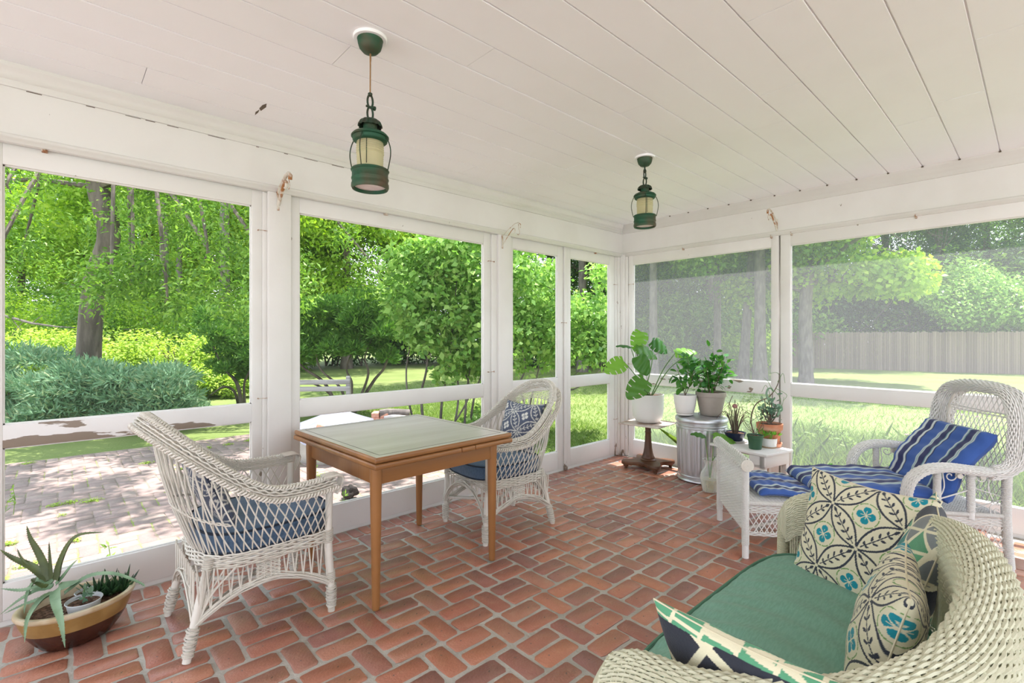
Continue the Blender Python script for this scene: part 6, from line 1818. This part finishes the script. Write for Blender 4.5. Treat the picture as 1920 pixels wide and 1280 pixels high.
# fine yellow green fronds behind the bowl
for k, P in enumerate((((1412, 812), (1404, 780), (1400, 755), (1410, 740)), ((1413, 812), (1418, 785), (1412, 758), (1398, 748)), ((1416, 812), (1428, 785), (1424, 760), (1414, 748)))):
    sl(P, .0018, .0009, STEM_G, .05)
V, F = leaf_cloud([(tuple(at(x, y, dp + .05) - t.location), (.03, .03, .018)) for x, y in ((1402, 745), (1412, 742), (1420, 750), (1396, 752), (1408, 755), (1426, 760))], 260, .022, .12, 90)
tag(link('fine_fronds', npmesh('fine_fronds', V, F, L_GRASS), t), kind='stuff')
# small white pot with a bright succulent
p = on_stand(1442, 838)
t = potted('potted_succulent', 'bright green succulent in a low white pot on a wooden saucer', p)
b = MB(); b.lathe([(0, 0), (.050, 0), (.056, .004), (.056, .008), (0, .008)], n=28); b.build('saucer', mat('pale_wood', (.50,.34,.20), .6), t)
pot_part(t, [(0, .008), (.050, .008), (.056, .014), (.060, .075), (.057, .076), (.054, .06), (0, .06)], WHITE_POT, .055, .068)
S0 = p + Vector((0, 0, .068)); L_ = []
for k in range(12):
    a = k * 2.4; d = Vector((cos(a), sin(a), 0)) * (.01 + .004 * k); L_.append(([S0 + d * .5, S0 + d + Zv * .03, S0 + d * 1.5 + Zv * (.055 - .002 * k)], 18))
leafy(t, L_, LF_SUCC, 0, .034, .35, 510, .012, 'lance', 1.2, -.1)
# terracotta pot with jade plant
p = on_stand(1455, 831); p += Fv * .17; p = Vector((4.30, 1.53, TZ))
t = potted('potted_jade', 'jade plant in a large terracotta pot on a saucer', p)
b = MB(); b.lathe([(0, 0), (.078, 0), (.086, .006), (.094, .032), (.090, .033), (.08, .012), (0, .012)], n=36); b.build('saucer', TERRA, t)
pot_part(t, [(0, .013), (.066, .013), (.070, .02), (.084, .135), (.094, .137), (.097, .142), (.099, .185), (.094, .187), (.090, .17), (0, .17)], TERRA, .09, .172)
S0 = p + Vector((0, 0, .17)); L_ = []
for (dx, h, k) in ((-.05, .22, 20), (.0, .20, 20), (.06, .17, 20), (.10, .14, 16), (-.08, .14, 16), (.03, .26, 14), (-.02, .12, 14)):
    L_.append(([S0, S0 + Rv * dx * .5 + Zv * h * .5, S0 + Rv * dx + Zv * h + Fv * dx * .3], k))
for P, k in L_: stem(t, P, .006, .003, STEM_B)
leafy(t, L_, LF_JADE, 0, .042, .62, 511, .022, 'oval', .5, .05)

# ---- plants on the floor behind the chaise
p = at(1527, 630, 4.02); p.z = 0
t = potted('potted_snake_plant', 'broad leaved plant in a low pot behind the seat of the chaise', p)
pot_part(t, [(0, 0), (.06, 0), (.065, .004), (.080, .10), (.082, .115), (.078, .116), (.074, .10), (0, .10)], TERRA, .076, .10)
for (px, py, L, ang, W) in ((1521, 905, .17, 1.85, .32), (1530, 905, .20, 1.05, .52), (1533, 898, .13, .25, .35), (1518, 900, .12, 2.3, .3)):
    place_leaf(t, leaf_shape(L, L * W, 'lance', -.05, .3), p + Vector((0, 0, .11)) + Rv * (px - 1527) * .004, ang, .8, .2, LF_HOUSE)
    
p = at(1668, 630, 3.55); p.z = 0
t = potted('potted_trailing_plant', 'yellow green leaved plant in a pot beyond the far arm of the chaise', p)
pot_part(t, [(0, 0), (.06, 0), (.065, .004), (.085, .14), (.088, .16), (.084, .161), (.08, .14), (0, .14)], GPLAST, .08, .14)
for (px, py, L, ang, W) in ((1655, 885, .09, 2.6, .5), (1668, 878, .11, .6, .5), (1678, 882, .10, .1, .5), (1660, 893, .08, 2.9, .5)):
    e = at(px, py, 3.55); stem(t, [p + Vector((0, 0, .14)), (p + Vector((0, 0, .2)) + e) / 2, e], .003, .002)
    place_leaf(t, leaf_shape(L, L * W, 'heart', .2, .2), e, ang, .5, .8, LF_MONL)

# ================================================================== OVAL PLANTER WITH ALOE
YGL = mat('ochre_glaze', (.36,.22,.075), .3, c2=(.28,.16,.05), scale=12, bump=.05, bscale=40)
DGL = mat('dark_brown_glaze', (.035,.012,.008), .25, c2=(.06,.02,.012), scale=10)
CREAMR = mat('cream_glazed_rim', (.62,.53,.38), .3, c2=(.50,.38,.22), scale=14)
GREYP = mat('pale_plastic_pot', (.62,.64,.66), .4)
ALOE = mat('aloe_leaf', (.13,.22,.12), .45, c2=(.20,.31,.18), scale=12, stretch=(1, 1, 1), bump=.1, bscale=60)
ALOE_D = mat('dark_aloe_leaf', (.055,.075,.025), .45, c2=(.09,.12,.03), scale=10, bump=.1, bscale=60)
HAW = mat('haworthia_leaf', (.02,.055,.022), .4, c2=(.04,.10,.035), scale=30)
pl_c = Vector((.068, 2.845, 0))
op = thing('oval_planter', 'oval stoneware planter with an ochre rim band and dark foot, at the left edge', 'planter', pl_c, radians(8))
ex_, ey_ = .200, .158
b = MB(); b.lathe([(0, 0), (.56, 0), (.60, .004), (.72, .035), (.83, .07), (.86, .085)], n=64, sx=ex_, sy=ey_, cap=False); b.build('dark_foot', DGL, op)
b = MB(); b.lathe([(.86, .085), (.92, .115), (.955, .140), (.96, .146)], n=64, sx=ex_, sy=ey_, cap=False); b.build('ochre_band', YGL, op)
b = MB(); b.lathe([(.955, .145), (.99, .150), (1.01, .158), (1.0, .167), (.95, .170), (.90, .167), (.88, .158), (.86, .13), (.82, .10)], n=64, sx=ex_, sy=ey_, cap=False); b.build('rim', CREAMR, op)
b = MB(); rs = random.Random(2); b.grid(lambda u, v: (ex_ * .86 * v * cos(u * 6.2832), ey_ * .86 * v * sin(u * 6.2832), .128 + rs.uniform(-.004, .004) * (v < .95)), 48, 14, wrap_u=True); b.build('soil', SOIL, op)
# aloe leaves: thick, channelled, tapering
ab = pl_c + Vector((-.075, -.015, .15))
aroot = thing('aloe', 'large aloe with long arching leaves growing at the left of the oval planter', 'plant', ab)
def aloe_leaf(pts, w0, m, name='leaf', n=22):
    Q = catmull([np.array(Vector(p) - ab) for p in pts], n); T = np.gradient(Q, axis=0); T /= np.linalg.norm(T, axis=1)[:, None]
    b = MB(); vs, fs = [], []; S = np.linspace(0, 1, n)
    view = np.array(Fv) * -1
    for i in range(n):
        s = S[i]; w = w0 * (1 - s) ** .75 * (1 if s > .06 else .8) + .0008
        W_ = np.cross(T[i], view * .7 + np.array((0, 0, .7))); W_ /= np.linalg.norm(W_) + 1e-9; N_ = np.cross(W_, T[i])
        for (a, c) in ((-1, .22), (-.5, -.05), (0, -.12), (.5, -.05), (1, .22), (.6, -.42), (0, -.62), (-.6, -.42)):
            vs.append(tuple(Q[i] + W_ * a * w * .5 + N_ * c * w * .5))
    for i in range(n - 1):
        for k in range(8):
            l = (k + 1) % 8; fs.append((i*8+k, i*8+l, (i+1)*8+l, (i+1)*8+k))
    fs.append(tuple(range(7, -1, -1))); fs.append(tuple((n-1)*8 + k for k in range(8)))
    b.add(vs, fs)
    for i in range(2, n - 2):           # small teeth on the edges
        for k in (0, 4):
            p = np.array(vs[i*8+k]); q = np.array(vs[i*8+(2)]); d = p - q; d /= np.linalg.norm(d) + 1e-9
            b.add([tuple(p + T[i] * .0018), tuple(p - T[i] * .0018), tuple(p + d * .0035 + T[i] * .001)], [(0, 1, 2)])
    o = b.build(name, m, aroot); return o
dA = 2.08
A_ = lambda l: [at(x, y, dA + (dd[0] if dd else 0)) for (x, y, *dd) in l]
for pts, w, m in ((((95, 1085), (75, 1040), (58, 1010), (50, 985)), .034, ALOE_D), (((92, 1085), (60, 1062), (25, 1046), (0, 1030)), .036, ALOE_D), (((96, 1085), (94, 1050), (92, 1015)), .020, ALOE_D),
    (((105, 1088), (112, 1055), (128, 1020), (150, 1002), (195, 997)), .034, ALOE_D), (((104, 1095), (118, 1080), (132, 1062), (146, 1048)), .020, ALOE), (((80, 1082), (55, 1062), (40, 1045), (32, 1028)), .015, ALOE_D),
    (((98, 1090), (70, 1085), (52, 1110), (45, 1150, -.1)), .030, ALOE), (((98, 1098), (75, 1098), (40, 1106), (0, 1103)), .026, ALOE), (((95, 1100), (70, 1105), (35, 1125), (0, 1152)), .026, ALOE),
    (((104, 1104, -.05), (106, 1130, -.14), (115, 1165, -.18), (122, 1214, -.2)), .044, ALOE), (((98, 1110), (75, 1125, -.06), (52, 1160, -.14), (46, 1204, -.18)), .034, ALOE),
    (((108, 1102), (130, 1095), (150, 1088)), .040, ALOE), (((90, 1096), (70, 1090), (58, 1085)), .035, ALOE_D), (((120, 1112), (165, 1080), (215, 1075), (262, 1092, .0), (272, 1100, .0)), .020, ALOE), (((96, 1112), (80, 1120), (40, 1135), (8, 1150)), .022, ALOE)):
    aloe_leaf(A_(pts), w, m)
# small pots set in the planter
p = pl_c + Vector((.02, -.045, .118)); t = potted('seedling_pot', 'pale plastic pot with a small jade cutting sunk in the oval planter, front', p)
pot_part(t, [(0, 0), (.050, 0), (.060, .05), (.064, .052), (.062, .054), (.055, .035), (0, .03)], GREYP, .056, .038)
S0 = p + Vector((0, 0, .04)); L_ = [([S0, S0 + Zv * .03, S0 + Zv * .06], 12), ([S0 + Rv * .015, S0 + Rv * .02 + Zv * .02, S0 + Rv * .025 + Zv * .03], 6)]
stem(t, L_[0][0], .003, .002, STEM_G); leafy(t, L_, LF_JADE, 0, .030, .6, 520, .008, 'oval', .4, .0)
p = pl_c + Vector((.035, .06, .118)); t = potted('seedling_pot', 'small pale plastic pot of bare soil sunk in the oval planter, behind the jade cutting', p)
pot_part(t, [(0, 0), (.036, 0), (.042, .042), (.046, .044), (.044, .046), (.038, .03), (0, .028)], GREYP, .04, .034)
hw = pl_c + Vector((.115, .035, .13)); t = thing('haworthia', 'dark spiky haworthia clump at the right of the oval planter', 'plant', hw)
r_ = random.Random(8)
for (ox, oy, n_) in ((0, 0, 16), (-.045, .015, 13), (.045, -.005, 12)):
    for k in range(n_):
        a = k * 2.4; el = 1.35 - k * .075; L = r_.uniform(.07, .105); b = MB()
        d = np.array((cos(a) * cos(el), sin(a) * cos(el), sin(el))); P = [np.array((ox, oy, 0)) + d * L * q + np.array((0, 0, .012 * q * q)) for q in (0, .35, .7, 1)]
        b.tube(P, [.006, .0085, .005, .0006], 6); b.build('leaf', HAW, t)

# pink flowers in the tall grass, seen through the lattice of the chaise
PINK = mat('pink_petal', (.75,.18,.38), .5)
for i, (px, py) in enumerate(((1804, 778), (1832, 782), (1869, 788), (1889, 792), (1700, 815))):
    c_ = at(px, py, 4.6); fl_ = thing('pink_flower', 'small pink flower in the grass behind the chaise, %s' % ORD[i], 'flower', (c_.x, c_.y, GZ), group='pink flowers behind the chaise')
    H = c_.z - GZ; b = MB(); b.tube([(0, 0, 0), (.01, 0, H * .5), (0, 0, H)], .002, 5); b.build('stem', STEM_G, fl_)
    b = MB()
    for k in range(6):
        a = k * pi / 3; b.add([(0, 0, H), (.012 * cos(a - .4), .012 * sin(a - .4), H + .008), (.024 * cos(a), .024 * sin(a), H + .004), (.012 * cos(a + .4), .012 * sin(a + .4), H + .008)], [(0, 1, 2, 3)])
    b.build('petals', PINK, fl_)
